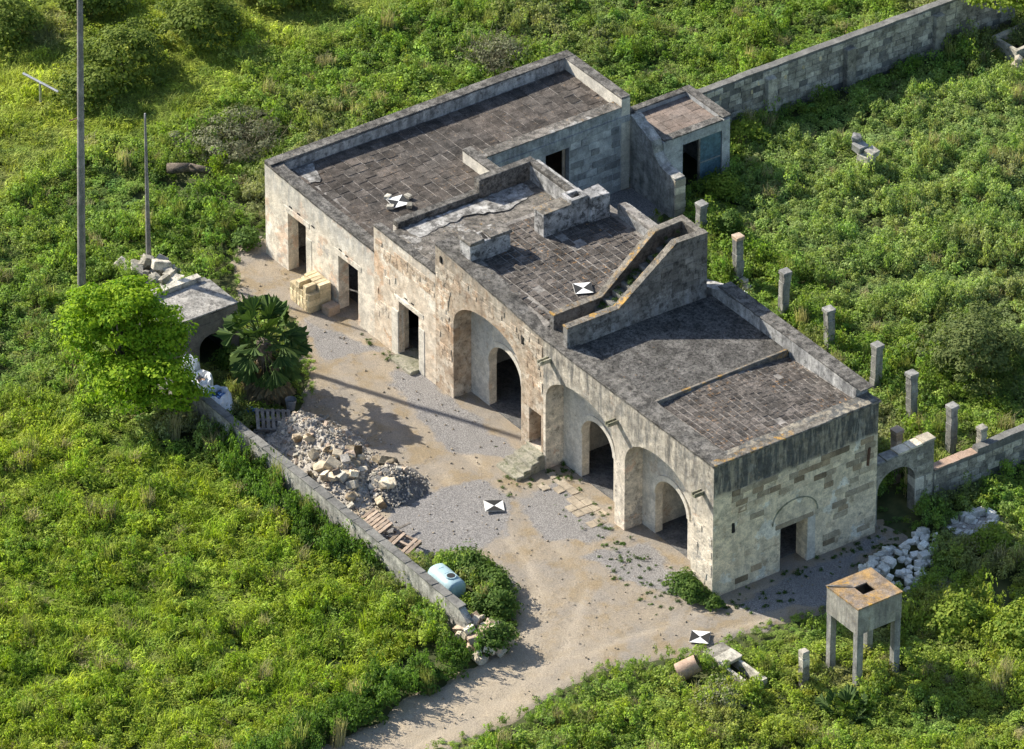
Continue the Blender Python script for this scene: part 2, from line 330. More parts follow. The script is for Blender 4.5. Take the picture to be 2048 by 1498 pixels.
GRAV = [[(-22.2, -1.3), (-20., -.5), (-19.1, -.3), (-19.5, -2.6)], [(-17.7, -.9), (-17., .1), (-15., -.1), (-11., .1), (-10.7, -.5), (-12.5, -2.3), (-14.8, -1.4)], [(-8.6, -1.8), (-8.7, -.2), (-5.1, -.1), (-5.1, -1.4), (-6.1, -2.5)], [(-10.9, -5.1), (-10.3, -2.2), (-8.8, -2.1), (-7.6, -3.1), (-6.6, -4.8), (-7.9, -6.6), (-9.7, -7.6)], [(-4.5, -2.), (-4., .4), (-.4, -.2), (.7, .1), (.3, 5.5), (.4, 6.7), (2.5, 2.9), (1.5, .6), (-1.9, -1.6)]]
def ground_patch(name, poly, grav, mat, cell=.14, z=.012, label=''):
    xs = [p[0] for p in poly]; ys = [p[1] for p in poly]
    gx = np.arange(min(xs) - .6, max(xs) + .6, cell); gy = np.arange(min(ys) - .6, max(ys) + .6, cell)
    X, Y = np.meshgrid(gx, gy, indexing='ij'); P = np.stack([X.ravel(), Y.ravel()], 1)
    sd = sdist(P, poly) + (fbm(P, 1.1) - .5) * .9
    g = np.zeros(len(P))
    for q in grav: g = np.maximum(g, np.clip((sdist(P, q) + (fbm(P, .9, 9.) - .5) * .9) * 2.2 + .5, 0, 1))
    rut = np.zeros(len(P))
    for path in ([(3.2, -21), (.6, -14), (.2, -9.5), (-1.2, -6), (-3.5, -3.6), (-8, -2.6), (-14, -2.2), (-20, -1.4)], [(.2, -9.5), (.9, -5), (1.0, -1.5), (1.3, 2.5)]):
        d = np.full(len(P), 9.)
        for a_, b_ in zip(path[:-1], path[1:]):
            a_, b_ = np.array(a_), np.array(b_); ab = b_ - a_; t_ = np.clip(((P - a_) @ ab) / (ab @ ab), 0, 1); d = np.minimum(d, np.hypot(*(P - a_ - t_[:, None] * ab).T))
        d = np.abs(d - .72 + (fbm(P, .6, 33) - .5) * .5); rut = np.maximum(rut, np.exp(-(d / .2) ** 2) * np.clip(fbm(P, .7, 21) * 2.4 - .5, 0, 1))
    Z = z - rut * .03 + (fbm(P, .35, 3) - .5) * .05 + (fbm(P, 2.2, 5) - .5) * .035 + np.clip(sd, -.5, 0) * .3
    nx, ny = len(gx), len(gy); I = np.arange(nx * ny).reshape(nx, ny)
    F = np.stack([I[:-1, :-1].ravel(), I[1:, :-1].ravel(), I[1:, 1:].ravel(), I[:-1, 1:].ravel()], 1)
    F = F[sd[F].max(1) > -.35]
    used = np.unique(F); remap = -np.ones(nx * ny, int); remap[used] = np.arange(len(used))
    me = bpy.data.meshes.new(name); me.from_pydata(np.column_stack([P, Z])[used].tolist(), [], remap[F].tolist())
    a = me.attributes.new('gravel', 'FLOAT', 'POINT'); a.data.foreach_set('value', g[used].astype(np.float32))
    a = me.attributes.new('sand', 'FLOAT', 'POINT'); a.data.foreach_set('value', np.clip((-P[used, 1] - 3.5 + (fbm(P[used], .5, 13) - .5) * 4) / 4, 0, 1).astype(np.float32))
    a = me.attributes.new('rut', 'FLOAT', 'POINT'); a.data.foreach_set('value', rut[used].astype(np.float32))
    me.shade_smooth()
    return tag(link(name, me, mat), label, None, kind='structure')
t = NT('bare_earth')
n1 = t.noise(.55, 7, .62); n2 = t.noise(3.2, 8, .72); n3 = t.noise(26., 4, .7)
c = t.mix(t.ramp(n1, .38, .62), (.31, .262, .20), (.27, .242, .208))
c = t.mix(t.math('MULTIPLY', t.ramp(t.noise(.9, 6, .65), .48, .62), .8), c, (.27, .21, .13))
c = t.mix(t.math('MULTIPLY', t.attr('sand').outputs['Fac'], .65), c, t.mix(n1, (.46, .38, .28), (.38, .32, .24)))
c = t.mix(t.math('MULTIPLY', t.attr('rut').outputs['Fac'], .55), c, (.44, .375, .29))
c = t.mix(t.math('MULTIPLY', t.ramp(n2, .52, .68), .6), c, (.21, .18, .145))
gc = t.mix(t.ramp(n3, .35, .65), (.175, .167, .163), (.29, .278, .268))
c = t.mix(t.ramp(t.math('ADD', t.attr('gravel').outputs['Fac'], t.math('MULTIPLY', t.math('SUBTRACT', n2, .5), 1.3)), .22, .78), c, gc)
c = t.mix(t.math('MULTIPLY', t.ramp(t.noise(14., 5, .75), .66, .74), .6), c, (.52, .47, .39))
c = t.mix(1., c, t.gray(t.ramp(n3, .3, .7, .72, 1.25)), 'MULTIPLY')
t.l.new(c, t.p.inputs['Base Color']); t.p.inputs['Roughness'].default_value = .95; t.p.inputs['Specular IOR Level'].default_value = .15
b = t.n.new('ShaderNodeBump'); b.inputs['Strength'].default_value = .7; b.inputs['Distance'].default_value = .06
t.l.new(t.math('ADD', n2, t.math('MULTIPLY', n3, .5)), b.inputs['Height']); t.l.new(b.outputs[0], t.p.inputs['Normal'])
ground_patch('courtyard', BARE, GRAV, 'bare_earth', label='bare sandy courtyard and track with grey gravel patches')
ground_patch('back_yard', YARD, [YARD], 'bare_earth', label='bare grey yard behind the farmhouse')

# ================================================================== FARMHOUSE
FH = tag(empty('farmhouse', (-13.3, 3.3, 0)), 'long flat-roofed pale stone farmhouse with arched recesses and roof terraces', 'farmhouse')
def fh(o): return place(o, FH)
REC = [arch(-15.03, -11.0, 3.0, 4.27), arch(-9.57, -5.55, 2.85, 4.10), arch(-4.99, -1.22, 2.75, 4.02)]
INN = [arch(-13.95, -12.0, 1.85, 2.80, p=2.), arch(-8.48, -6.65, 1.8, 2.68, p=2.), arch(-4.25, -2.42, 1.65, 2.50, p=2.)]
D1, D2, D3 = rect(-25.2, -24.06, -.05, 2.42), rect(-22.05, -20.83, -.05, 2.26), rect(-18.33, -17.12, .12, 2.28)
NICHE = rect(-10.53, -9.82, .62, 2.06)
def top(pts): return sub(pts, .35, .022, False)
def front(u0, u1, toppts, holes, mat, mat2, recess=(), d0=.75, d1=1.06):
    bm = bmesh.new(); slab_wall(bm, [(u0, -.3)] + top(toppts) + [(u1, -.3)], holes, 0., d0, FV)
    o = fh(obj('front_wall', bm, mat))
    bm = bmesh.new(); tp = min(p[1] for p in toppts) - .35
    ih = list(recess)
    slab_wall(bm, [(u0 + .01, -.3), (u0 + .01, tp), (u1 - .01, tp), (u1 - .01, -.3)], ih, d0 + .002, d1, FV)
    fh(obj('inner_wall', bm, mat2)); return o
FA = front(-26.62, -19.83, [(-26.62, 3.78), (-23., 3.62), (-19.83, 3.55)], [D1, D2], 'plaster_left', 'recess_plaster', [rect(-25.9, -23.2, -.05, 2.6), rect(-22.4, -20.3, -.05, 2.5)], .44, .6)
FB = front(-19.828, -16.1, [(-19.828, 4.62), (-16.1, 4.56)], [D3], 'plaster_mid', 'recess_plaster', [rect(-18.6, -16.7, -.05, 2.6)], .24, .6)
FC = front(-16.098, -9.7, [(-16.098, 5.76), (-13, 5.52), (-9.7, 5.24)], [REC[0], NICHE], 'stone_mid', 'recess_plaster', [INN[0]])
FD = front(-9.698, -.002, [(-9.698, 5.235), (-5, 5.22), (-.002, 5.25)], REC[1:], 'plaster_right', 'recess_plaster', INN[1:])
# stone courses showing on the front
def skC(a, b, z, zz):
    for r_ in (REC[0],):
        for x in (a, (a + b) / 2, b):
            if -15.2 < x < -10.85 and z < 4.42 and ((z < 3.3) or abs(x + 13.0) < 2.1): return True
    return a < -9.7 and b > -10.7 and z < 2.3 or (z < 1.6 and random.random() < .6)
courses(FC, -16.05, -9.75, 3.0, 5.15, .215, .40, 0., 'stone_mid', skC, prob=.8)
courses(FC, -16.05, -15.1, 1.5, 3.0, .22, .36, 0., 'stone_mid', None, prob=.45)
courses(FB, -19.7, -16.15, 3.55, 4.22, .21, .38, 0., 'stone_mid', None, prob=.85)
courses(FB, -19.7, -18.5, .3, 3.4, .24, .40, 0., 'plaster_mid', None, prob=.4)
courses(FD, -1.15, -.05, .1, 2.6, .25, .45, 0., 'plaster_right', None, prob=.35)
# plaster rings round the inner arches
for a_ in INN:
    u0, u1 = a_[0][0], a_[-1][0]; zs = a_[1][1]; za = max(p[1] for p in a_)
    outer = [p for p in arch(u0 - .16, u1 + .16, zs - .0, za + .2, zs - .0, p=2.)][1:-1]; inner = [p for p in arch(u0, u1, zs, za, zs, p=2.)][1:-1]
    bm = bmesh.new(); slab_wall(bm, outer + inner[::-1], [], .70, .753, FV); fh(obj('arch_moulding', bm, 'white_plaster'))
# door surrounds (monolithic jambs)
for (u0, u1, z1, m) in ((-18.33, -17.12, 2.28, 'white_plaster'),):
    fh(obj('door_jamb', boxm((u0 - .42, -.025, .0), (u0 - .002, .2, 1.85), .015, .01), m)); fh(obj('door_jamb', boxm((u1 + .002, -.025, .0), (u1 + .36, .2, 1.85), .015, .01), m))
    fh(obj('lintel', boxm((u0 - .25, -.022, z1 + .003), (u1 + .3, .2, z1 + .2), .015, .01), 'plaster_left'))
    fh(obj('doorstep', boxm((u0 - .05, -.38, -.1), (u1 + .05, .7, .125), .03, .01), 'moss_stone'))
for (u0, u1, z1) in ((-25.2, -24.06, 2.42), (-22.05, -20.83, 2.26)):
    fh(obj('lintel', boxm((u0 - .22, -.018, z1 + .003), (u1 + .22, .2, z1 + .24), .012, .008), 'plaster_left'))
fh(obj('door_jamb', boxm((-24.05, -.02, 0), (-23.7, .2, 2.0), .012, .01), 'white_plaster'))
# window sill and steps below the niche
fh(obj('sill', boxm((-10.66, -.05, .5), (-9.72, .7, .615), .02, .01), 'moss_stone'))
for k, (y0, h, x0, x1) in enumerate(((-1.25, .14, -10.75, -9.5), (-.92, .28, -10.7, -9.52), (-.60, .42, -10.66, -9.55), (-.30, .56, -10.62, -9.6))):
    fh(obj('stone_step', boxm((x0, y0, -.05), (x1, -.003 if k == 3 else y0 + .36, h), .03, .03), 'moss_stone'))
# rain spouts
for u, z, l in ((-9.35, 4.62, .45), (-5.47, 4.20, .42), (-.62, 3.98, .38)):
    bm = bmesh.new(); box(bm, (u - .10, -l, z - .08), (u + .10, .1, z - .02)); box(bm, (u - .10, -l, z - .02), (u - .055, .1, z + .07)); box(bm, (u + .055, -l, z - .02), (u + .10, .1, z + .07))
    fh(obj('rain_spout', bm, 'moss_stone'))
for u, z, s_ in ((-15.75, 5.3, .14), (-10.9, 4.55, .16)):
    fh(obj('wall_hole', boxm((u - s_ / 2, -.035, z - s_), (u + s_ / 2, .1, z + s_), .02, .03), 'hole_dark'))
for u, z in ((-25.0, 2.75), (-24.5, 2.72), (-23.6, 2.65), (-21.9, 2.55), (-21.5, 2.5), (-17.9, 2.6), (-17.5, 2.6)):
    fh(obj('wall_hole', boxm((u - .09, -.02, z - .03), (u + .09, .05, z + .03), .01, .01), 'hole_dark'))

# end wall (u = 0) with door, blocked arch, rain stains and ashlar
bm = bmesh.new(); slab_wall(bm, [(0.001, -.3)] + top([(0.001, 5.25), (3.4, 5.28), (6.85, 5.36)]) + [(6.85, -.3)], [rect(2.82, 3.95, -.05, 1.72)], 0., -.6, FU)
EW = fh(obj('end_wall', bm, 'end_plaster'))
fh(obj('door_jamb', boxm((-.3, 3.955, 0), (.02, 4.28, 1.75), .01, .008), 'white_plaster'))
fh(obj('lintel', boxm((-.3, 2.6, 1.725), (.022, 4.2, 1.92), .012, .01), 'ashlar'))
mo = arch(2.455, 4.385, 1.95, 2.745, 1.95, p=2.)[1:-1]; mi = arch(2.50, 4.34, 1.95, 2.70, 1.95, p=2.)[1:-1]
bm = bmesh.new(); slab_wall(bm, mo + mi[::-1], [], .028, -.05, FU); fh(obj('blocked_arch', bm, 'moss_stone'))
def skE(a, b, z, zz): return (b > 2.35 and a < 4.5 and z < 2.85)
courses(EW, .75, 6.75, 3.1, 4.05, .235, .50, 0., 'ashlar', skE, prob=.86, axis='v', sign=1)
courses(EW, 4.6, 6.75, .3, 3.1, .235, .50, 0., 'ashlar', skE, prob=.45, axis='v', sign=1)
courses(EW, 1.0, 4.5, 1.6, 3.1, .235, .50, 0., 'ashlar', skE, prob=.3, axis='v', sign=1)
courses(EW, .3, 2.7, .2, 1.6, .235, .50, 0., 'ashlar', None, prob=.12, axis='v', sign=1)
fh(obj('wall_hole', boxm((-.1, .78, 2.32), (.035, .93, 2.72), .03, .03), 'hole_dark'))
bm = bmesh.new(); tube(bm, (0.02, 6.5, 3.6), (.22, 6.28, 3.05), .05, .05, 6); fh(obj('drain_pipe', bm, 'rust'))
# other outer walls
def wallU(name, v0, v1, u0, u1, z0, z1, mat, jit=.02): return fh(obj(name, boxm((u0, v0, z0), (u1, v1, z1), 0, 0), mat))
def prism_u(name, uu0, uu1, prof, mat, holes=()):              # profile in (v,z), thick along u
    bm = bmesh.new(); slab_wall(bm, prof, list(holes), uu1, uu0, FU); return fh(obj(name, bm, mat))
def prism_v(name, v0, v1, prof, mat, holes=()):
    bm = bmesh.new(); slab_wall(bm, prof, list(holes), v0, v1, FV); return fh(obj(name, bm, mat))
prism_u('left_wall', -26.6, -26.22, [(.452, -.3)] + top([(.452, 3.72), (7, 3.80), (13.1, 3.84)]) + [(13.1, -.3)], 'parapet_inner')
prism_v('back_wall', 12.75, 13.12, [(-26.21, -.3)] + top([(-26.21, 3.84), (-22.75, 3.80)]) + [(-22.75, -.3)], 'white_plaster')
CW = prism_u('court_wall', -23.15, -22.752, [(6.45, -.3)] + top([(6.45, 3.46), (12.74, 3.50)]) + [(12.74, -.3)], 'court_plaster', [rect(9.42, 10.46, .0, 2.64)])
prism_u('court_band', -22.751, -22.70, [(6.46, 2.86), (6.46, 3.1), (13.1, 3.1), (13.1, 2.86)], 'court_plaster')
courses(CW, 10.5, 12.7, .3, 2.7, .27, .46, -22.752, 'ashlar_grey', None, prob=.9, axis='v', sign=1)
courses(CW, 6.6, 9.3, 1.2, 2.7, .27, .46, -22.752, 'ashlar_grey', None, prob=.5, axis='v', sign=1)
bm = boxm((-23.0, 10.30, .0), (-22.95, 10.42, 2.5)); fh(obj('door_leaf', bm, 'warm_wood'))
prism_v('yard_parapet', 6.1, 6.44, [(-23.15, -.3)] + top([(-23.15, 3.84), (-19.6, 3.80)]) + [(-19.6, -.3)], 'white_plaster')
wallU('coping', 6.08, 6.46, -23.17, -19.62, 3.845, 3.90, 'coping')
# copings (weathered dark tops)
def cope(u0, u1, v0, v1, z, mat='coping', th=.05): return fh(obj('coping', boxm((u0, v0, z), (u1, v1, z + th), .012, .008), mat))
cope(-26.63, -26.19, -.01, 13.14, 3.84); cope(-26.18, -22.74, 12.73, 13.14, 3.845)
cope(-23.2, -22.70, 6.47, 12.72, 3.50, 'roof_white')
# back wall of the main range and unseen inner walls added to darken the rooms
prism_v('back_wall', 6.35, 6.85, [(-19.6, -.3), (-19.6, 5.0), (-14.2, 5.0), (-14.2, 5.9), (-10.2, 5.9), (-10.2, 5.0), (-8.4, 5.55)] + top([(-8.4, 5.62), (-4.4, 5.68), (-.61, 5.62)]) + [(-.61, -.3)], 'parapet_inner')
for u in (-19.7, -16.1, -9.75, -4.7): prism_u('darkening_wall', u - .15, u + .15, [(1.125, -.3), (1.125, 3.2), (6.34, 3.2), (6.34, -.3)], 'recess_plaster')
fh(obj('back_coping', boxm((-8.35, 6.33, 5.69), (-.3, 6.87, 5.74), .012, .008), 'coping'))

# ---- roofs
def roof_sheet(name, u0, u1, v0, v1, zf, mat, th=.25, cell=.4):
    nu, nv = max(2, int((u1 - u0) / cell) + 1), max(2, int((v1 - v0) / cell) + 1); bm = bmesh.new()
    G = [[bm.verts.new((u0 + (u1 - u0) * i / (nu - 1), v0 + (v1 - v0) * j / (nv - 1), zf(u0 + (u1 - u0) * i / (nu - 1), v0 + (v1 - v0) * j / (nv - 1)))) for j in range(nv)] for i in range(nu)]
    for i in range(nu - 1):
        for j in range(nv - 1): bm.faces.new((G[i][j], G[i + 1][j], G[i + 1][j + 1], G[i][j + 1]))
    r_ = bmesh.ops.extrude_face_region(bm, geom=bm.faces[:])
    for v in [g for g in r_['geom'] if isinstance(g, bmesh.types.BMVert)]: v.co.z -= th
    return fh(obj(name, bm, mat))
zA = lambda u, v: 3.36 + .03 * math.sin(u * .9) * math.sin(v * .6) + (.12 if v < 1 else 0) * max(0, 1 - v)
RA = roof_sheet('roof', -26.22, -19.6, .03, 6.1, zA, 'roof_mortar')
RA2 = roof_sheet('roof', -26.22, -23.16, 6.101, 12.75, zA, 'roof_mortar')
def slabs(parent, u0, u1, v0, v1, zf, su, sv, mat, name='roof_slab', joined=False, gap=.032, th=.016, skip=.0):
    """rows of slabs: unbroken joints along u, staggered across"""
    bmj = bmesh.new() if joined else None; v = v0; n = 0
    while v < v1 - .08:
        dv = min(sv * random.uniform(.92, 1.08), v1 - v); u = u0 - random.uniform(0, su)
        while u < u1 - .05:
            du = su * random.uniform(.75, 1.3); a, b = max(u, u0), min(u + du, u1); u += du
            if b - a < .1 or random.random() < skip: continue
            cu, cv = (a + b) / 2, v + dv / 2; z = zf(cu, cv) + random.uniform(-.004, .006); g_ = gap * random.uniform(.6, 1.3)
            if joined: box(bmj, (a + g_ / 2, v + g_ / 2, z - .01), (b - g_ / 2, v + dv - g_ / 2, z + th + random.uniform(-.004, .004)), 0, .008)
            else: piece(name, blockmesh(mat), (cu, cv, z), (b - a - g_, dv - g_, th * 2), (random.uniform(-.006, .006), random.uniform(-.006, .006), random.uniform(-.01, .01)), parent)
            n += 1
        v += dv
    if joined: o = obj(name, bmj, mat, parent); o['kind'] = 'stuff'
    return n
k1 = slabs(RA, -26.18, -19.7, .45, 6.1, zA, .50, .45, 'roof_slab')
k2 = slabs(RA2, -26.18, -23.18, 6.11, 12.73, zA, .52, .46, 'roof_slab'); print('SLABS', k1, k2)
# B roof: lower whitish strip between the low ledge and the step up
zB = lambda u, v: 4.40 + .02 * math.sin(v * 1.3)
RB = roof_sheet('roof', -19.42, -16.12, .1, 6.34, zB, 'roof_white')
prism_u('step_wall', -19.75, -19.55, [(.76, -.2), (.76, 4.4), (6.09, 4.4), (6.09, -.2)], 'plaster_left')
fh(obj('ledge', boxm((-19.75, .76, 4.402), (-19.42, 4.2, 4.64), .02, .01), 'coping'))
fh(obj('parapet', boxm((-19.75, 4.2, 4.402), (-19.42, 6.62, 5.15), .02, .012), 'coping'))
fh(obj('parapet', boxm((-19.418, 6.36, 4.6), (-15.2, 6.62, 5.15), .02, .012), 'coping'))
def lime(poly, z):                                              # thin lime wash left on the roof
    q = sub(poly, .18, .07); bm = bmesh.new(); slab_wall(bm, q, [], z - .01, z, lambda a, b, d: (a, b, d)); fh(obj('lime_wash', bm, 'lime_wash'))
lime([(-19.36, .9), (-18.5, 1.0), (-18.75, 3.2), (-18.2, 4.6), (-18.6, 6.0), (-19.36, 6.0)], 4.435); lime([(-26.1, .62), (-25.2, .7), (-24.9, 1.2), (-25.5, 1.5), (-26.1, 1.7)], 3.425)
# C roof: highest terrace
def zC(u, v):
    zf = 5.72 + (5.22 - 5.72) * (u + 16.1) / 6.4; t_ = min(1, max(0, v / 1.2)); t_ = t_ * t_ * (3 - 2 * t_)
    return (zf - .02) * (1 - t_) + 5.55 * t_
RC = roof_sheet('roof', -16.095, -10.12, .02, 6.6, zC, 'roof_mortar', th=.4, cell=.35)
slabs(RC, -15.9, -10.2, .6, 6.2, zC, .36, .32, 'roof_brick', 'paving', joined=True, gap=.045, skip=.02)
prism_u('step_wall', -16.09, -15.9, [(.76, 3.2), (.76, 5.2), (6.34, 5.2), (6.34, 3.2)], 'chimney_plaster')
fh(obj('terrace_parapet', boxm((-14.2, 6.36, 5.5), (-10.12, 6.72, 6.05), .03, .03), 'stair_stone'))
# chimney stacks
CH1 = fh(obj('chimney', boxm((-15.2, .40, 5.4), (-14.55, 2.08, 6.30), .02, .02), 'chimney_plaster'))
bm = boxm((-15.24, .36, 6.302), (-14.51, .95, 6.42), .02, .03); box(bm, (-15.24, 1.25, 6.302), (-14.51, 2.12, 6.42), .02, .03); obj('chimney_cap', bm, 'roof_white').parent = CH1
CH1.children[0].matrix_parent_inverse = FH.matrix_world.inverted() if False else Matrix.Identity(4)
fh(obj('flue_hole', boxm((-15.05, .97, 6.2), (-14.7, 1.23, 6.31), 0, .02), 'hole_dark'))
CH2 = fh(obj('chimney', boxm((-15.12, 3.45, 5.4), (-14.53, 4.62, 6.47), .02, .02), 'chimney_plaster'))
bm = bmesh.new(); slab_wall(bm, [(-15.14, 4.62), (-14.53, 4.62), (-14.53, 5.34), (-15.14, 5.34)], [[(-15.0, 4.76), (-14.68, 4.76), (-14.68, 5.2), (-15.0, 5.2)]], 5.4, 6.62, lambda s, t_, d: (s, t_, d)); fh(obj('flue_box', bm, 'chimney_plaster'))
fh(obj('flue_hole', boxm((-15.0, 4.76, 6.0), (-14.68, 5.2, 6.3)), 'hole_dark'))
fh(obj('chimney', boxm((-15.02, 5.342, 5.2), (-14.35, 6.14, 6.55), .02, .03), 'chimney_plaster'))
fh(obj('roof_coping', boxm((-15.14, 3.43, 6.472), (-14.51, 4.618, 6.5), .01, .01), 'coping_lichen'))
# D roof: two right-hand terraces
zD1 = lambda u, v: 5.2 + .05 * math.sin(math.pi * min(1, max(0, v / 6.4))) - .02
def zD2(u, v):
    c_ = math.sin(math.pi * min(1, max(0, (v - .1) / 6.2))); e = min(1, max(0, (u + 4.3) / 4.0)); return (4.99 + .22 * c_) * (1 - e) + (5.22 + .0 * c_) * e
RD1 = roof_sheet('roof', -8.72, -4.32, .02, 6.35, zD1, 'roof_grey')
RD2 = roof_sheet('roof', -4.30, -.05, .02, 6.35, zD2, 'roof_mortar')
slabs(RD2, -4.25, -.3, .7, 6.33, zD2, .30, .24, 'roof_brick', 'paving', joined=True, gap=.036, th=.014, skip=.02)
fh(obj('ledge', boxm((-4.42, .3, 5.02), (-4.301, 6.30, 5.29), .015, .012), 'coping_lichen'))
fh(obj('coping', boxm((-.30, .05, 5.24), (.03, 6.95, 5.31), .015, .012), 'coping_lichen'))
def edge_cope(p, v1, mat='coping', h=.05):                      # worn front-edge coping following the parapet line
    q = sub(p, .3, .02, False); bm = bmesh.new(); slab_wall(bm, [(a, b + h + random.uniform(-.012, .012)) for a, b in q] + [(a, b - .03) for a, b in reversed(q)], [], -.022, v1, FV); fh(obj('coping', bm, mat))
edge_cope([(-9.7, 5.235), (-5, 5.22), (-.002, 5.25)], .78); edge_cope([(-16.098, 5.76), (-13, 5.52), (-9.705, 5.24)], .78)
edge_cope([(-19.828, 4.62), (-16.105, 4.56)], .28); edge_cope([(-26.6, 3.78), (-23., 3.62), (-19.835, 3.55)], .47)
# ---- roof staircase
ST = fh(empty('roof_staircase', (-9.4, 3.2, 0)))
def st(o):
    o.parent = ST; o.matrix_parent_inverse = Matrix.Translation(FH.location + (ST.location - FH.location)).inverted() if False else Matrix.Translation(-Vector((-9.4, 3.2, 0))); return o
prof = [(.27, 4.9)] + sub([(.27, 6.05), (2.4, 6.05), (4.80, 7.80), (6.12, 7.74)], .3, .02, False) + [(6.12, 4.9)]
bm = bmesh.new(); slab_wall(bm, prof, [], -8.7, -8.95, FU); SWR = st(obj('side_wall', bm, 'stair_stone'))
prof = [(.55, 4.9)] + sub([(.55, 5.84), (2.55, 5.86), (4.78, 7.66), (6.12, 7.70)], .3, .02, False) + [(6.12, 4.9)]
bm = bmesh.new(); slab_wall(bm, prof, [], -9.88, -10.12, FU); SWL = st(obj('side_wall', bm, 'stair_stone'))
st(obj('back_wall', boxm((-9.878, 5.88, 4.9), (-8.952, 6.12, 7.72), 0, .01), 'stair_stone'))
for k in range(11):
    y0 = 1.5 + k * .37; st(obj('stair_tread', boxm((-9.877, y0, 4.3), (-8.952, y0 + .36, 5.2 + k * .205), .015, .006), 'wall_dark'))
for (a_, b_) in (((-8.97, .26, 6.05), (2.4, 6.05)), ((-8.97, 2.4, 6.05), (4.8, 7.80)), ((-8.97, 4.8, 7.8), (6.13, 7.75)), ((-10.14, .54, 5.86), (2.55, 5.86)), ((-10.14, 2.55, 5.86), (4.78, 7.68)), ((-10.14, 4.78, 7.68), (6.13, 7.72))):
    u0, v0, z0 = a_; v1, z1 = b_; bm = bmesh.new(); slab_wall(bm, [(v0, z0 + .003), (v0, z0 + .05), (v1, z1 + .05), (v1, z1 + .003)], [], u0, u0 + .29, FU); st(obj('wall_coping', bm, 'coping_lichen'))
st(obj('wall_coping', boxm((-9.846, 5.87, 7.722), (-8.974, 6.13, 7.78), .01, .008), 'coping_lichen'))
def skS(a, b, z, zz):
    f = lambda v: 6.0 if v < 2.4 else min(7.7, 6.0 + (v - 2.4) * .73)
    return zz > min(f(a), f(b)) - .02
courses(SWR, .35, 6.1, 5.6, 7.7, .25, .42, 0., 'stair_stone', skS, prob=.8, axis='v', sign=1)
for o in list(SWR.children): o.location.x += -8.7
# floor inside
fh(obj('floor', boxm((-26.2, .76, -.2), (-.6, 6.34, .035), 0, 0), 'gravel_dark'))
fh(obj('floor', boxm((-26.2, 6.36, -.2), (-23.16, 12.7, .05), 0, 0), 'pink_stone'))

# annex shed, buttress wall
AN = tag(empty('annex_shed', (-22.6, 15., 0)), 'small flat-roofed stone shed with teal metal door beside the farmhouse', 'shed')
def an(o): return place(o, AN)
bm = bmesh.new(); slab_wall(bm, [(13.6, -.2), (13.6, 2.42), (16.55, 2.42), (16.55, -.2)], [rect(14.45, 16.2, -.05, 2.02)], -21.35, -21.65, FU); an(obj('front_wall', bm, 'court_plaster'))
an(obj('side_wall', boxm((-23.85, 13.6, -.2), (-21.652, 13.9, 2.44)), 'court_plaster')); an(obj('side_wall', boxm((-23.85, 16.25, -.2), (-21.652, 16.56, 2.52)), 'court_plaster')); an(obj('back_wall', boxm((-23.85, 13.902, -.2), (-23.6, 16.248, 2.50)), 'court_plaster'))
an(obj('roof', boxm((-23.6, 13.9, 2.15), (-21.6, 16.25, 2.32)), 'roof_pink'))
RS = boxm((-23.62, 13.62, 2.445), (-21.33, 13.92, 2.50), .01, .01); an(obj('coping', RS, 'coping')); an(obj('coping', boxm((-23.87, 16.23, 2.525), (-21.33, 16.58, 2.58), .01, .01), 'coping')); an(obj('coping', boxm((-23.88, 13.6, 2.503), (-23.58, 16.22, 2.56), .01, .01), 'coping')); an(obj('coping', boxm((-21.68, 13.93, 2.425), (-21.33, 16.22, 2.475), .01, .01), 'coping'))
for i in range(4):
    for j in range(5): piece('roof_slab', blockmesh('roof_pink'), (-23.35 + i * .49 - AN.location.x, 14.15 + j * .47 - AN.location.y, 2.325), (.47, .45, .03), (0, 0, 0), AN)
DR = an(obj('metal_door', boxm((-21.44, 15.25, .02), (-21.39, 16.18, 2.0), .008), 'door_teal'))
an(obj('door_rail', boxm((-21.389, 15.27, .95), (-21.375, 16.16, 1.0)), 'metal_grey')); an(obj('door_post', boxm((-21.45, 15.17, 0), (-21.36, 15.24, 2.0)), 'coping_lichen'))
bm = bmesh.new(); slab_wall(bm, [(-22.74, -.2)] + sub([(-22.74, 3.05), (-21.5, 2.55), (-21.35, 2.1), (-20.95, 1.8), (-20.5, 1.72), (-20.05, 1.70)], .22, .03, False) + [(-20.05, -.2)], [], 13.15, 13.58, FV)
BW = tag(obj('buttress_wall', bm, 'wall_render'), 'leaning broken wall stub between farmhouse corner and annex shed', 'wall')
for k in range(5): piece('wall_block', blockmesh('white_stone'), (-20.04, 13.36, .25 + k * .31), (.08, .46, .29), (0, 0, 0), BW)

# ================================================================== WALLS
def topline(L, h, jit): return [(s, h + random.uniform(-jit, jit)) for s in np.arange(0, L, .5)] + [(L, h)]
PW = tag(empty('garden_wall', (-23.9, 17.0, 0)), 'tall grey block wall running away behind the annex shed', 'wall')
bm = bmesh.new(); slab_wall(bm, [(0, -.3)] + [(a_, b_) for a_, b_ in topline(14.5, 2.08, .02)] + [(14.5, -.3)], [], -.2, .12, lambda s, t_, d: (d, s, t_)); obj('wall_core', bm, 'wall_dark', PW)
courses(PW, 0, 14.5, .1, 1.9, .235, .40, .12, 'wall_stone', lambda a, b, z, zz: z > 1.92, prob=.9, axis='v', sign=1)
for s in (2.9, 6.5, 10.6): obj('pier', boxm((.0, s, -.2), (.38, s + .42, 1.75), .02, .03), 'wall_stone', PW)
for s, z in ((.9, 1.55), (2.3, 1.35), (2.6, 1.6), (3.8, 1.45), (4.6, 1.6), (5.4, 1.7)): obj('wall_opening', boxm((.09, s, z - .08), (.145, s + .1, z + .08), .01, .02), 'tuff_block', PW)

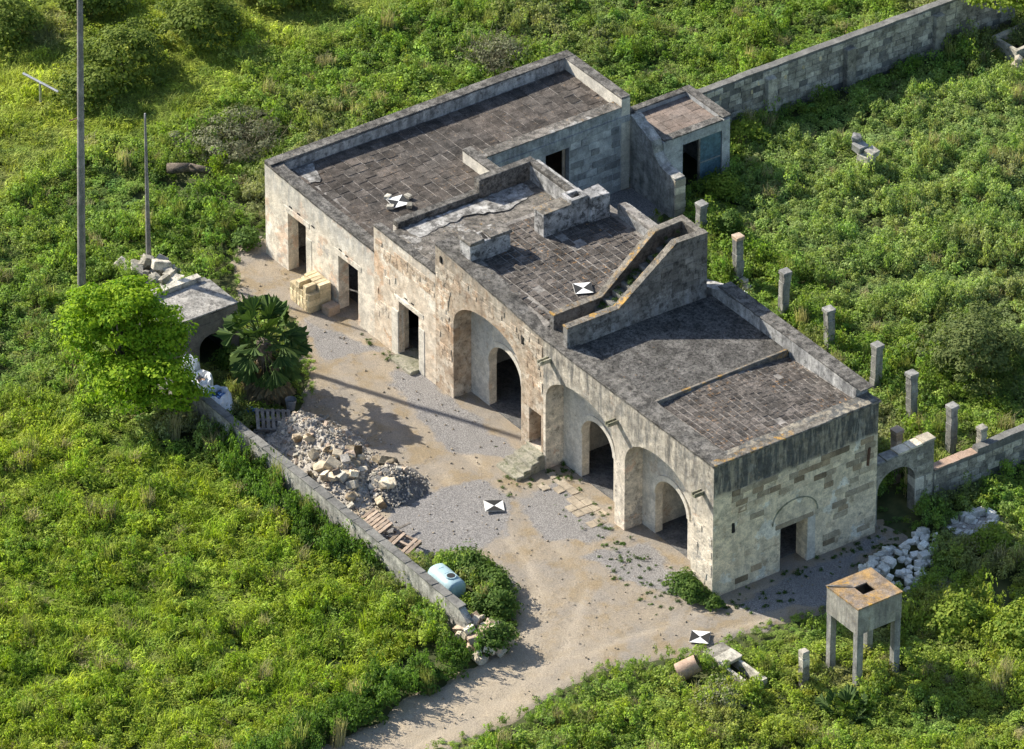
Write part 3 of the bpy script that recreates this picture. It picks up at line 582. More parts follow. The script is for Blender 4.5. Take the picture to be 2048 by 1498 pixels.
GW = tag(empty('gateway', (-.4, 8.3, 0)), 'weathered stone gateway with an arched opening joined to the farmhouse corner', 'gateway')
def gw(o): return place(o, GW)
bm = bmesh.new(); slab_wall(bm, [(6.86, -.3)] + sub([(6.86, 2.42), (9.5, 2.60)], .4, .015, False) + [(9.5, -.3)], [arch(7.12, 8.72, 1.35, 2.05, -.05, p=2.)], -.28, -.68, FU); gw(obj('arch_wall', bm, 'wall_stone'))
for k in range(5): gw(obj('cap_stone', boxm((-.71, 6.9 + k * .53, 2.47 + .036 * k), (-.25, 7.42 + k * .53, 2.55 + .036 * k), .012, .01), 'white_stone' if k > 1 else 'concrete'))
gw(obj('jamb_stone', boxm((-.70, 8.725, -.1), (-.262, 9.1, 1.3), .015, .015), 'white_plaster'))
courses(GW, 8.75 - 8.3, 9.45 - 8.3, .1, 2.3, .24, .36, .12, 'wall_stone', None, prob=.8, axis='v', sign=1)
LW = tag(empty('low_garden_wall', (-.4, 12., 0)), 'low grey stone wall running from the gateway to the right', 'wall')
bm = bmesh.new(); slab_wall(bm, [(9.51, -.3)] + sub([(9.51, 1.30), (11.4, 1.32), (11.45, 1.48), (17.5, 1.60)], .35, .025, False) + [(17.5, -.3)], [], -.3, -.62, FU); place(obj('wall_core', bm, 'wall_dark'), LW)
courses(LW, -2.45, 5.4, .2, 1.22, .25, .42, .1, 'wall_stone', None, prob=.9, axis='v', sign=1)
for k in range(5): place(obj('cap_tile', boxm((-.66, 9.55 + k * .37, 1.325), (-.26, 9.91 + k * .37, 1.37), .01, .012), 'terracotta'), LW)

CWL = tag(empty('courtyard_wall', (-12., -8., 0)), 'low rendered wall closing the courtyard towards the weedy field', 'wall')
pts = [(-21.7, 1.15), (-18.9, 1.2), (-16, 1.18), (-13.7, 1.22), (-9.5, 1.2), (-6, 1.17), (-3.2, 1.1), (-2.65, .75)]
bm = bmesh.new(); slab_wall(bm, [(-21.7, -.3)] + sub(pts, .3, .025, False) + [(-2.65, -.3)], [], -8.12, -7.86, FV); place(obj('wall_core', bm, 'wall_render'), CWL)
for k in range(24):
    u0 = -21.7 + k * .775; zt = np.interp(u0 + .38, [p[0] for p in pts], [p[1] for p in pts])
    place(obj('cap_stone', boxm((u0, -8.15, zt - .02), (u0 + .765, -7.83, zt + .035), .012, .015), 'wall_dark'), CWL)
# broken end: tumbled blocks
BE = tag(empty('wall_rubble', (-2.3, -7.9, 0)), 'tumbled yellowish blocks at the broken end of the courtyard wall', 'rubble')
random.seed(5)
for k in range(58):
    a_ = random.uniform(-.9, 1.0); b_ = random.uniform(-.55, .75); s = random.uniform(.13, .32)
    piece('stone', blockmesh('pink_stone' if k % 3 else 'white_stone'), (a_, b_, random.uniform(.1, .95) * max(.25, 1 - abs(a_ - .1) * .6)), (s * 1.5, s, s * .8), (random.uniform(-.5, .5), random.uniform(-.5, .5), random.uniform(0, 3)), BE)

# outbuilding on the left
OB = tag(empty('outbuilding', (-22.8, -5.9, 0)), 'low flat-roofed outbuilding between the bright green tree and the palm', 'outbuilding')
def ob(o): return place(o, OB)
bm = bmesh.new(); slab_wall(bm, [(-7.25, -.2)] + sub([(-7.25, 2.0), (-4.4, 2.02)], .3, .02, False) + [(-4.4, -.2)], [arch(-6.05, -5.0, .75, 1.2, -.05, p=2.)], -21.75, -22.05, FU); ob(obj('front_wall', bm, 'wall_dark'))
ob(obj('side_wall', boxm((-23.9, -7.25, -.2), (-22.052, -6.95, 2.0)), 'wall_dark')); ob(obj('side_wall', boxm((-23.9, -4.7, -.2), (-22.052, -4.4, 2.02)), 'wall_dark')); ob(obj('back_wall', boxm((-23.9, -6.948, -.2), (-23.6, -4.702, 2.3), 0, .02), 'wall_stone'))
ob(obj('roof', boxm((-23.58, -7.2, 2.025), (-21.73, -4.38, 2.11), .02, .02), 'shed_roof')); courses(OB, -1.3, 1.45, .1, 1.9, .27, .45, 1.05, 'wall_dark', lambda a, b, z, zz: a < .95 and b > -.2 and z < 1.3, prob=.7, axis='v', sign=1)

# ================================================================== PILLARS
random.seed(11)
def pillar(name, u, v, h, label, mat='concrete', w=.30, cap=True):
    P = tag(empty(name, (u, v, 0), random.uniform(-.06, .06)), label, 'pillar', 'stone pillars of the old garden pergola'); P.rotation_euler[0] = random.uniform(-.035, .035); P.rotation_euler[1] = random.uniform(-.035, .035)
    n = max(2, int(h / .27)); z = -.1; dz = (h + .1) / n
    for k in range(n): piece('pillar_block', blockmesh(mat), (random.uniform(-.012, .012), random.uniform(-.012, .012), z + dz / 2), (w * random.uniform(.95, 1.04), w * random.uniform(.95, 1.04), dz - .008), (0, 0, random.uniform(-.05, .05)), P); z += dz
    if cap: piece('cap', blockmesh('pink_stone' if random.random() < .5 else mat), (0, 0, h + .06), (w * 1.2, w * 1.2, .13), (0, 0, random.uniform(-.08, .08)), P)
    return P
ROW = [(-18.55, 13.2, 1.35), (-15.2, 12.36, 1.95), (-12.5, 12.31, 1.93), (-9.82, 12.33, 1.77), (-7.04, 12.22, 1.75), (-4.68, 11.99, 1.9), (-2.3, 11.83, 1.92)]
ORD = ['nearest the annex shed, half hidden by the roof staircase', 'second in the garden row counting from the annex shed', 'third in the garden row counting from the annex shed', 'middle one of the seven in the garden row', 'third in the garden row counting from the low right wall', 'second in the garden row counting from the low right wall', 'last in the garden row beside the low right wall']
for (u, v, h), s in zip(ROW, ORD): pillar('garden_pillar', u, v, h, 'square stone pillar ' + s)
pillar('garden_pillar', -2.15, 9.35, 1.95, 'square stone pillar standing just behind the arched gateway', 'pink_stone')
pillar('garden_pillar', -.75, 11.95, 1.85, 'short pillar head showing above the low garden wall', 'wall_stone', .26)
pillar('stub_pillar', 5.75, -.5, 1.35, 'short grey pillar stump beside the water tower', 'wall_stone', .27, False)['group'] = ''
del bpy.data.objects['stub_pillar']['group']

# ================================================================== WATER TOWER
WT = tag(empty('water_tower', (6.2, 1.58, 0)), 'square concrete water tank on four legs with orange lichen top', 'water tower')
def wt(o): return place(o, WT)
for (a_, b_) in ((5.36, .69), (6.80, .69), (5.36, 2.23), (6.80, 2.23)): wt(obj('leg', boxm((a_, b_, -.1), (a_ + .24, b_ + .24, 2.2), .012, .006), 'concrete'))
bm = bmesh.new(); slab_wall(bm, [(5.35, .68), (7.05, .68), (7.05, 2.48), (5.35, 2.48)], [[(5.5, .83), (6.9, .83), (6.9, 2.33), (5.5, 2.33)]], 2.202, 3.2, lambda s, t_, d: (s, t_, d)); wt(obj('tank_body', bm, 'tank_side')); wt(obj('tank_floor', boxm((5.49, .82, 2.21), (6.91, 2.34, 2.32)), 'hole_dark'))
bm = bmesh.new(); slab_wall(bm, [(5.33, .66), (7.07, .66), (7.07, 2.5), (5.33, 2.5)], [[(5.95, 1.33), (6.46, 1.33), (6.46, 1.86), (5.95, 1.86)]], 3.202, 3.26, lambda s, t_, d: (s, t_, d)); wt(obj('tank_lid', bm, 'tank_top'))
bm = bmesh.new(); tube(bm, (5.38, .6, 3.29), (5.93, 1.3, 3.29), .024, .018, 6); tube(bm, (5.45, .75, 3.29), (5.8, 1.3, 3.285), .016, .012, 6)
tag(obj('stick', bm, 'old_wood'), 'bleached stick lying across the top of the water tank', 'stick')

# ================================================================== COURTYARD OBJECTS
def target(name, loc, rz, label, tilt=0., s=.33):
    T = tag(empty(name, loc, rz), label, 'survey marker', 'black and white survey targets'); T.rotation_euler = (tilt, 0, rz)
    obj('board', boxm((-s, -s, -.008), (s, s, .008), .004), 'panel_white', T)
    for a in (-1, 1):
        bm = bmesh.new(); slab_wall(bm, [(0, 0), (a * s * .985, s * .985), (a * s * .985, -s * .985)], [], .0085, .013, lambda p, q, d: (p, q, d)); obj('black_quarter', bm, 'black', T)
    return T
target('survey_target', (-22.19, 2.68, 3.45), AZ + .5, 'black and white survey target on the farmhouse roof held by four stones', s=.33)
target('survey_target', (-11.02, 2.6, 5.64), AZ + .15, 'black and white survey target on the roof terrace beside the staircase', .03, s=.32)
target('survey_target', (-8.67, -2.78, .09), AZ + R(90) + .1, 'black and white survey target on the courtyard gravel by the rubble heap', .05, s=.33)
target('survey_target', (1.66, -1.72, .08), AZ - .15, 'black and white survey target on the track near the farmhouse corner', .04, s=.33)
for k, (dx, dy) in enumerate(((-.1, .55), (-.55, -.15), (.52, .2), (.15, -.52))):
    o = piece('weight_stone', blockmesh('wall_stone'), (-22.19 + dx * .85, 2.68 + dy * .85, 3.45), (.25, .19, .12), (0, 0, random.uniform(0, 3)), None)
    tag(o, 'grey stone weighing down the survey target on the farmhouse roof', 'stone', 'stones round the roof survey target')

# stack of cut tuff blocks
SB = tag(empty('block_stack', (-23.0, -.55, 0), .0), 'neat stack of yellow cut tuff blocks against the farmhouse front', 'block stack')
random.seed(3)
for k in range(4):
    for i in range(6):
        for j in range(2):
            if k == 3 and (j == 0 and i in (1, 3, 5) or i == 0): continue
            piece('tuff_block', blockmesh('tuff_block'), (-.52 + i * .205, -.24 + j * .47, .13 + k * .25), (.195, .455, .24), (0, 0, random.uniform(-.03, .03)), SB)
tag(piece('loose_block', blockmesh('pink_stone'), (-22.05, -.35, .16), (.42, .5, .36), (0, 0, .1), None), 'single pale stone block lying beside the yellow block stack', 'stone block')

# pallets
def pallet(name, loc, rot, mat, label, L=1.2, W=.9, keep=1.):
    P = tag(empty(name, loc), label, 'pallet'); P.rotation_euler = rot
    for y in (-W / 2 + .05, 0, W / 2 - .05): piece('stringer', blockmesh(mat), (0, y, .06), (L, .09, .09), (0, 0, 0), P)
    for k in range(7):
        if random.random() <= keep: piece('slat', blockmesh(mat), (-L / 2 + .06 + k * (L - .12) / 6, random.uniform(-.01, .01), .12), (.115, W, .024), (0, 0, random.uniform(-.02, .02)), P)
    for k in range(3): piece('bottom_slat', blockmesh(mat), (-L / 2 + .06 + k * (L - .12) / 2, 0, .0), (.1, W, .022), (0, 0, 0), P)
    return P
pallet('pallet', (-17.0, -6.2, .35), (.35, .12, R(62)), 'old_wood', 'grey wooden pallet propped beside the rubble heap')
pallet('pallet', (-9.6, -7.05, .45), (.30, .05, R(4)), 'warm_wood', 'reddish wooden pallet leaning inside the courtyard wall', 1.1, .8)
pallet('pallet', (-8.45, -6.75, .2), (.12, .1, R(20)), 'warm_wood', 'broken reddish pallet lying flat by the courtyard wall', 1.1, .8, .55)
random.seed(21)
for k in range(7):
    o = piece('broken_slat', blockmesh('old_wood'), (-8.9 + random.uniform(-.5, .6), -6.6 + random.uniform(-.3, .4), .12 + .03 * k), (random.uniform(.3, .8), .09, .03), (random.uniform(-.1, .1), random.uniform(-.1, .1), random.uniform(0, 3)), None)
    tag(o, 'broken grey board lying among the reddish pallets', 'board', 'broken boards by the pallets')

# rubble heap in the courtyard
RH = tag(empty('rubble_heap', (-13.7, -5.9, 0)), 'long heap of pale stones and rubble inside the courtyard wall', 'rubble heap')
def hz(u, v):
    P = np.stack([u, v], 1)
    g = lambda cu, cv, ru, rv, h: h * np.exp(-(((u - cu) / ru) ** 2 + ((v - cv) / rv) ** 2))
    z = g(-15.2, -5.7, 1.5, 1.1, .9) + g(-13.2, -6.1, 1.55, 1.15, .78) + g(-16.3, -5.6, .8, .7, .35)
    return z * (.85 + .4 * fbm(P, 2.3, 4)) + (fbm(P, 4., 8) - .5) * .18
def mound(name, u0, u1, v0, v1, zf, mat, parent, off, cell=.075):
    gx = np.arange(u0, u1, cell); gy = np.arange(v0, v1, cell); X, Y = np.meshgrid(gx, gy, indexing='ij')
    z = zf(X.ravel(), Y.ravel()) - .12; V = np.column_stack([X.ravel() - off[0], Y.ravel() - off[1], z]); nx, ny = X.shape; I = np.arange(nx * ny).reshape(nx, ny)
    F = np.stack([I[:-1, :-1].ravel(), I[1:, :-1].ravel(), I[1:, 1:].ravel(), I[:-1, 1:].ravel()], 1); F = F[z[F].max(1) > -.03]
    me = bpy.data.meshes.new(name); me.from_pydata(V.tolist(), [], F.tolist()); me.shade_smooth(); return link(name, me, mat, parent)
mound('debris_mound', -18.2, -10.8, -7.84, -3.2, hz, 'debris', RH, (-13.7, -5.9))
hg = lambda u, v: .85 * np.exp(-(((u + 11.75) / .95) ** 2 + ((v + 4.9) / .95) ** 2)) * (.9 + .3 * fbm(np.stack([u, v], 1), 2.6, 2)) + (fbm(np.stack([u, v], 1), 5., 8) - .5) * .1
mound('gravel_mound', -13.9, -9.6, -7.0, -2.9, hg, 'gravel_dark', RH, (-13.7, -5.9))
random.seed(9)
def hz1(u, v): return float(max(hz(np.array([u]), np.array([v]))[0], hg(np.array([u]), np.array([v]))[0])) - .12
for k in range(299):
    big = k < 72
    u, v = (random.gauss(-12.9, .8), random.gauss(-6.2, .7)) if big else (random.uniform(-17., -11.2), random.gauss(-5.8, .95))
    if v < -7.7 or v > -3.7: continue
    z = hz1(u, v)
    if z < -.02: z = 0
    s = random.uniform(.2, .42) if big else random.uniform(.07, .18)
    if random.random() < .55: me = rockmesh('cream_stone' if big and random.random() < .85 else random.choice(['debris', 'white_stone', 'pink_stone']))
    else: me = blockmesh('cream_stone' if big and random.random() < .85 else random.choice(['debris', 'wall_stone', 'pink_stone']))
    piece('stone', me, (u + 13.7, v + 5.9, z + s * (.3 if big else .22)), (s * random.uniform(.9, 1.7), s * random.uniform(.7, 1.1), s * random.uniform(.55, .95)), (random.uniform(-.6, .6), random.uniform(-.6, .6), random.uniform(0, 6)), RH)
def pebbles(name, pts, mat, parent, off, s0=.03, s1=.09):
    bm = bmesh.new()
    for (x, y, z) in pts:
        s = random.uniform(s0, s1); M = Matrix.Translation((x - off[0], y - off[1], z)) @ Euler((random.uniform(0, 3), random.uniform(0, 3), random.uniform(0, 3))).to_matrix().to_4x4() @ Matrix.Diagonal((s, s * random.uniform(.6, 1), s * random.uniform(.5, .9), 1))
        bmesh.ops.create_icosphere(bm, subdivisions=1, radius=.6, matrix=M) if s > .07 else bmesh.ops.create_cube(bm, size=1., matrix=M)
    o = obj(name, bm, mat, parent); o['kind'] = 'stuff'; return o
P_ = []
for k in range(2600):
    u, v = random.uniform(-17.6, -10.6), random.gauss(-5.6, 1.0)
    if -7.8 < v < -3.3:
        z = hz1(u, v)
        if z > -.03 or random.random() < .25: P_.append((u, v, max(z, 0) + .02))
pebbles('small_stones', P_[:1000], 'white_stone', RH, (-13.7, -5.9)); pebbles('small_debris', P_[1000:], 'debris', RH, (-13.7, -5.9), .04, .12)

# white block rubble by the water tower and further right
def rubble(name, label, poly, n, mat, s0, s1, h):
    cx = sum(p[0] for p in poly) / len(poly); cy = sum(p[1] for p in poly) / len(poly)
    E_ = tag(empty(name, (cx, cy, 0)), label, 'rubble'); xs = [p[0] for p in poly]; ys = [p[1] for p in poly]; k = 0
    while k < n:
        x, y = random.uniform(min(xs), max(xs)), random.uniform(min(ys), max(ys)); d = sdist(np.array([[x, y]]), poly)[0]
        if d < 0: continue
        s = random.uniform(s0, s1); me = blockmesh(mat) if random.random() < .6 else rockmesh(mat)
        piece('stone', me, (x - cx, y - cy, random.uniform(0, min(h, d * .8)) + s * .3), (s * random.uniform(.9, 1.6), s, s * random.uniform(.7, .95)), (random.uniform(-.4, .4), random.uniform(-.4, .4), random.uniform(0, 6)), E_); k += 1
    return E_
random.seed(13)
rubble('rubble_pile', 'scatter of white cut stone blocks just behind the water tower', [(1.6, 4.7), (1.1, 6.6), (.8, 8.3), (1.5, 8.4), (2.5, 7.4), (3.4, 6.4), (3.6, 5.4), (2.6, 4.5)], 120, 'pale_stone', .12, .28, .32)
RB2 = rubble('rubble_pile', 'grey gravel patch with pale stones in the weeds right of the gateway', [(1.3, 8.7), (.9, 9.6), (1.2, 10.6), (2.0, 10.9), (2.5, 10.0), (2.2, 9.0)], 44, 'pale_stone', .08, .26, .16)
piece('long_stone', blockmesh('pale_stone'), (-.45, .25, .2), (.26, .95, .24), (.05, .05, -.2), RB2)
mound('gravel_bed', .4, 3.0, 8.2, 11.4, lambda u, v: .24 * np.exp(-(((u - 1.7) / .75) ** 2 + ((v - 9.8) / 1.0) ** 2)) + .03, 'debris', RB2, tuple(RB2.location[:2]), .12)
rubble('rubble_pile', 'heap of grey rubble behind the bright green tree near the poles', [(-29, -4.9), (-28.4, -3.6), (-27.2, -3.2), (-26.2, -3.5), (-26.3, -4.5), (-27.5, -5.2)], 60, 'wall_stone', .2, .45, .45)
YS = rubble('rubble_pile', 'low grey stone rubble in the yard behind the farmhouse', [(-20.2, 10.2), (-19.4, 9.6), (-18.7, 10.3), (-18.9, 11.3), (-19.8, 11.5)], 26, 'wall_stone', .18, .36, .4)

random.seed(77); P_ = []
pp = np.column_stack([RNG.uniform(-27, 4, 5200), RNG.uniform(-18, 7.4, 5200)]); pp = pp[sdist(pp, BARE) > .1]; pp = pp[~((pp[:, 1] > -.05) & (pp[:, 0] < .05))]
tag(pebbles('loose_pebbles', [(x, y, .02) for x, y in pp[:420]], 'pave', None, (0, 0), .02, .08), 'loose pebbles strewn over the courtyard and track', None, kind='stuff')
# paving stones by the second arch
PV = tag(empty('stone_paving', (-7.5, -.3, 0)), 'worn pale paving stones along the foot of the farmhouse front', 'paving')
random.seed(31)
for i in range(9):
    for j in range(3):
        if random.random() < .3: continue
        piece('paving_stone', blockmesh('pave'), (-1.6 + i * .4 + random.uniform(-.03, .03), -.38 + j * .33, .012), (.37, .30, .05), (0, 0, random.uniform(-.04, .04)), PV)

# plastic tank
TK = tag(empty('plastic_tank', (-5.45, -7.0, .42), R(-2)), 'pale blue plastic tank lying in weeds inside the courtyard wall', 'tank')
bm = bmesh.new(); n = 20; rings = []
for x, r_ in ((-.70, .22), (-.68, .32), (-.62, .37), (-.3, .385), (.3, .385), (.62, .37), (.68, .32), (.70, .22)):
    rings.append([bm.verts.new((x, r_ * math.copysign(abs(math.cos(6.2832 * i / n)) ** .8, math.cos(6.2832 * i / n)), r_ * math.copysign(abs(math.sin(6.2832 * i / n)) ** .8, math.sin(6.2832 * i / n)))) for i in range(n)])
for a_, b_ in zip(rings, rings[1:]):
    for i in range(n): bm.faces.new((a_[i], a_[(i + 1) % n], b_[(i + 1) % n], b_[i]))
bm.faces.new(rings[0]); bm.faces.new(rings[-1][::-1]); obj('shell', bm, 'tank_blue', TK, True)
bm = bmesh.new(); tube(bm, (.28, 0, .34), (.28, 0, .42), .19, .18, 16); obj('hatch_rim', bm, 'tank_blue', TK)
bm = bmesh.new(); tube(bm, (.28, 0, .415), (.28, 0, .425), .145, .145, 16); obj('hatch_hole', bm, 'black', TK)
for x in (-.35, .0): bm = bmesh.new(); tube(bm, (x - .02, 0, 0), (x + .02, 0, 0), .395, .395, 20); obj('rib', bm, 'tank_blue', TK)

# bulk bags with rubbish
def bag(name, loc, w_, h, label, fill='blue_trash'):
    B = tag(empty(name, loc, random.uniform(-.4, .4)), label, 'bulk bag'); bm = bmesh.new(); n = 18; rings = []
    for k, (f, z) in enumerate(((.80, 0), (1.0, .12), (1.08, .45), (1.02, .75), (.90, .95), (.80, 1.06), (.70, 1.0), (.66, .86))):
        ring = []
        for i in range(n):
            a = 6.2832 * i / n; c_, s_ = math.cos(a), math.sin(a); q = (abs(c_) ** 3 + abs(s_) ** 3) ** (-1 / 3); j = random.uniform(.82, 1.1)
            ring.append(bm.verts.new((w_ * f * c_ * q * j, w_ * f * s_ * q * j, h * (z + random.uniform(-.09, .12) * (z > .2)))))
        rings.append(ring)
    for a_, b_ in zip(rings, rings[1:]):
        for i in range(n): bm.faces.new((a_[i], a_[(i + 1) % n], b_[(i + 1) % n], b_[i]))
    bm.faces.new(rings[0][::-1]); obj('sack', bm, 'bag_white', B, False)
    bm = bmesh.new()
    for k in range(26):
        a = random.uniform(0, 6.28); r_ = w_ * .6 * math.sqrt(random.random()); bmesh.ops.create_icosphere(bm, subdivisions=1, radius=w_ * random.uniform(.1, .22), matrix=Matrix.Translation((r_ * math.cos(a), r_ * math.sin(a), h * .84)) @ Matrix.Diagonal((1, random.uniform(.5, 1.2), random.uniform(.4, .8), 1)))
    obj('rubbish', bm, fill, B)
random.seed(17)
bag('bulk_bag', (-18.85, -7.3, .0), .50, .95, 'largest white bulk bag with blue rubbish inside the courtyard wall')
bag('bulk_bag', (-19.95, -7.2, .0), .40, .95, 'middle white bulk bag filled with brown rubbish by the outbuilding', 'terracotta')
bag('bulk_bag', (-20.8, -7.1, .0), .32, 1.15, 'slumped narrow white bulk bag nearest the outbuilding wall', 'bag_white')
for (x, y, z, s, m, lab) in ((-18.3, -6.3, .12, .22, 'blue_trash', 'crumpled blue sheet on the ground beside the largest bulk bag'), (-16.85, -7.1, .1, .16, 'bag_white', 'white plastic scrap by the wall near the grey pallet'), (-16.2, -5.0, .22, .22, 'tank_blue', 'pale blue plastic scrap at the top of the rubble heap'), (-17.7, -7.3, .12, .14, 'blue_trash', 'small blue plastic scrap beside the courtyard wall')):
    bm = bmesh.new(); bmesh.ops.create_icosphere(bm, subdivisions=2, radius=s)
    for v_ in bm.verts: v_.co = Vector((v_.co.x * 1.5, v_.co.y, v_.co.z * .45)) * random.uniform(.7, 1.25)
    o = obj('plastic_scrap', bm, m); o.location = (x, y, z); tag(o, lab, 'plastic scrap')
# bucket
BK = tag(empty('bucket', (-17.75, -4.95, 0)), 'grey plastic bucket at the foot of the palm', 'bucket')
bm = bmesh.new(); tube(bm, (0, 0, 0), (0, 0, .38), .14, .2, 14, False); tube(bm, (0, 0, .37), (0, 0, .40), .205, .205, 14, False); obj('pail', bm, 'bucket_grey', BK)
bm = bmesh.new(); tube(bm, (0, 0, .2), (0, 0, .22), .165, .165, 14); obj('contents', bm, 'debris', BK)
# trough, pipe
TR = tag(empty('stone_trough', (4.0, -1.95, -.1), R(3)), 'long stone trough half covered by slabs below the track', 'trough')
bm = bmesh.new(); slab_wall(bm, [(-1.3, -.36), (1.15, -.36), (1.15, .36), (-1.3, .36)], [[(-1.18, -.25), (1.04, -.25), (1.04, .25), (-1.18, .25)]], -.1, .42, lambda s, t_, d: (s, t_, d)); obj('basin', bm, 'wall_stone', TR)
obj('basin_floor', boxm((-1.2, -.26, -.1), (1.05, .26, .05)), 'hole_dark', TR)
for k in range(2): piece('lid_slab', blockmesh('wall_stone'), (-1.02 + k * .55, .0, .47 + .03 * k), (.53, .82, .1), (.03, .04 * k, .06 * k), TR)
PI = tag(empty('clay_pipe', (3.25, -3.35, .38), R(10)), 'short pinkish clay pipe section lying in weeds near the trough', 'pipe')
bm = bmesh.new(); n = 18
for ra, rb in ((.33, .30), (.28, .25)): tube(bm, (-.05, -.36, .0), (.05, .36, .06), ra, rb, n, False)
obj('barrel', bm, 'terracotta', PI, True); PI.rotation_euler = (R(25), 0, R(-20))

# poles, antenna, log
def pole(name, base, topz, r0, r1, label, lean=(0, 0)):
    P = tag(empty(name, base), label, 'pole'); bm = bmesh.new(); prev = None; n = 12
    for z in np.linspace(-.3, topz, 30):
        r = (r0 + (r1 - r0) * max(z, 0) / topz) * random.uniform(.97, 1.03)
        ring = [bm.verts.new((lean[0] * z + r * math.cos(6.2832 * i / n), lean[1] * z + r * math.sin(6.2832 * i / n), z)) for i in range(n)]
        if prev:
            for i in range(n): bm.faces.new((prev[i], prev[(i + 1) % n], ring[(i + 1) % n], ring[i]))
        prev = ring
    bm.faces.new(prev); obj('shaft', bm, 'pole_wood', P, True); return P
UP = pole('utility_pole', (-27.58, -7.17, 0), 14.5, .155, .095, 'tall grey utility pole behind the bright green tree', (.0127, .018))
obj('pole_step', boxm((-.02, -.26, 7.6), (.02, .26, 7.64)), 'rust', UP)
pole('thin_pole', (-28.38, -3.82, 0), 6.25, .10, .035, 'thin pointed wooden pole in the weeds near the tall utility pole', (-.003, .003))
AT = tag(empty('antenna', (-39.6, -1.15, .1)), 'thin grey metal post with slanting crossbar in the meadow', 'antenna')
bm = bmesh.new(); tube(bm, (0, 0, -.2), (.0, 0, .98), .05, .045, 6); obj('post', bm, 'metal_grey', AT)
bm = bmesh.new(); tube(bm, (-.75, -.25, 1.12), (.75, .30, .88), .055, .05, 6); obj('crossbar', bm, 'metal_grey', AT)
LG = tag(empty('fallen_log', (-32.2, .45, .48)), 'dark fallen log lying among the weeds behind the thin pole', 'log')
bm = bmesh.new(); tube(bm, (-.6, -.55, .0), (-.05, .05, .1), .2, .17, 9); tube(bm, (-.06, .04, .1), (.5, .62, .02), .165, .12, 9); tube(bm, (.0, .05, .2), (.25, -.15, .4), .07, .04, 7); obj('trunk', bm, 'bark', LG, True)
# loose stones in the right field
def loose(name, loc, parts, label, cat='stone'):
    E_ = tag(empty(name, loc), label, cat)
    for (d, dim, rot, m, rk) in parts: piece('stone', rockmesh(m) if rk else blockmesh(m), d, dim, rot, E_)
loose('stone_stack', (-18.45, 20.5, .3), [((0, 0, .35), (.5, .5, .7), (0, .1, .3), 'wall_stone', 0), ((-.25, -.1, .85), (.45, .42, .32), (.1, .2, .1), 'concrete', 0), ((-.45, -.1, 1.15), (.38, .34, .3), (.3, .1, .6), 'concrete', 1), ((.2, .1, .78), (.4, .45, .2), (0, .2, .2), 'wall_stone', 0)], 'leaning pile of grey stone blocks alone in the right-hand field', 'stones')
loose('carved_stone', (-20.7, 29.2, 0), [((0, 0, .4), (.45, .4, .8), (.1, 0, .4), 'white_stone', 1), ((.05, 0, .85), (.3, .3, .3), (0, .2, 0), 'white_stone', 1)], 'pale upright stone at the far right edge of the field')
loose('column_fragment', (-14.9, 12.4, 0), [((0, 0, .3), (.32, .32, .35), (0, .1, .2), 'white_stone', 1), ((.1, -.1, .12), (.45, .4, .2), (0, 0, .5), 'white_stone', 0)], 'white column fragment at the foot of the second garden pillar')
loose('white_boulder', (-14.2, 11.9, 0), [((0, 0, .22), (.42, .4, .36), (0, 0, 0), 'panel_white', 1)], 'bright white boulder between the farmhouse and the garden pillars')
loose('pink_boulder', (-16.4, 12.3, 0), [((0, 0, .25), (.5, .35, .4), (0, .2, 0), 'pink_stone', 1), ((.5, .1, .15), (.5, .25, .2), (0, 0, .2), 'pink_stone', 0)], 'pinkish boulder beside the roof staircase back corner')
BS = tag(empty('stone_basin', (-22.2, 30.4, 0), R(4)), 'square stone basin under the tree at the far end of the garden wall', 'basin')
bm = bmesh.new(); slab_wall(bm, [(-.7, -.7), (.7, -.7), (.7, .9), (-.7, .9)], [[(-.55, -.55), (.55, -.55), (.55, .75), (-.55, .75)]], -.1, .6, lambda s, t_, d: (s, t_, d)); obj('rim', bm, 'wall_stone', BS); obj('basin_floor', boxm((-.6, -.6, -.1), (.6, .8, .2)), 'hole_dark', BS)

# ================================================================== VEGETATION
def leaf_arrays(pos, nrm, size, asp=.55, fold=.18, rng=RNG):
    """diamond leaves: 4 verts, 2 tris each"""
    n = len(pos); nrm = nrm / (np.linalg.norm(nrm, axis=1, keepdims=True) + 1e-9)
    t_ = rng.normal(size=(n, 3)); t_ -= nrm * (t_ * nrm).sum(1, keepdims=True); t_ /= np.linalg.norm(t_, axis=1, keepdims=True) + 1e-9
    b_ = np.cross(nrm, t_); s = size[:, None]
    V = np.stack([pos - t_ * s, pos + b_ * s * asp + nrm * s * fold, pos + t_ * s, pos - b_ * s * asp + nrm * s * fold], 1).reshape(-1, 3)
    i = np.arange(n) * 4; F = np.concatenate([np.stack([i, i + 1, i + 2], 1), np.stack([i, i + 2, i + 3], 1)])
    return V, F
def mesh_from(name, V, F, lv=None, mat=None):
    me = bpy.data.meshes.new(name); me.vertices.add(len(V)); me.vertices.foreach_set('co', np.asarray(V, np.float32).ravel())
    me.loops.add(F.size); me.loops.foreach_set('vertex_index', F.astype(np.int32).ravel()); me.polygons.add(len(F)); me.polygons.foreach_set('loop_start', np.arange(0, F.size, 3, dtype=np.int32))
    me.update(calc_edges=True)
    if lv is not None: a = me.attributes.new('lv', 'FLOAT', 'FACE'); a.data.foreach_set('value', lv.astype(np.float32))
    if mat: me.materials.append(MATS[mat])
    return me
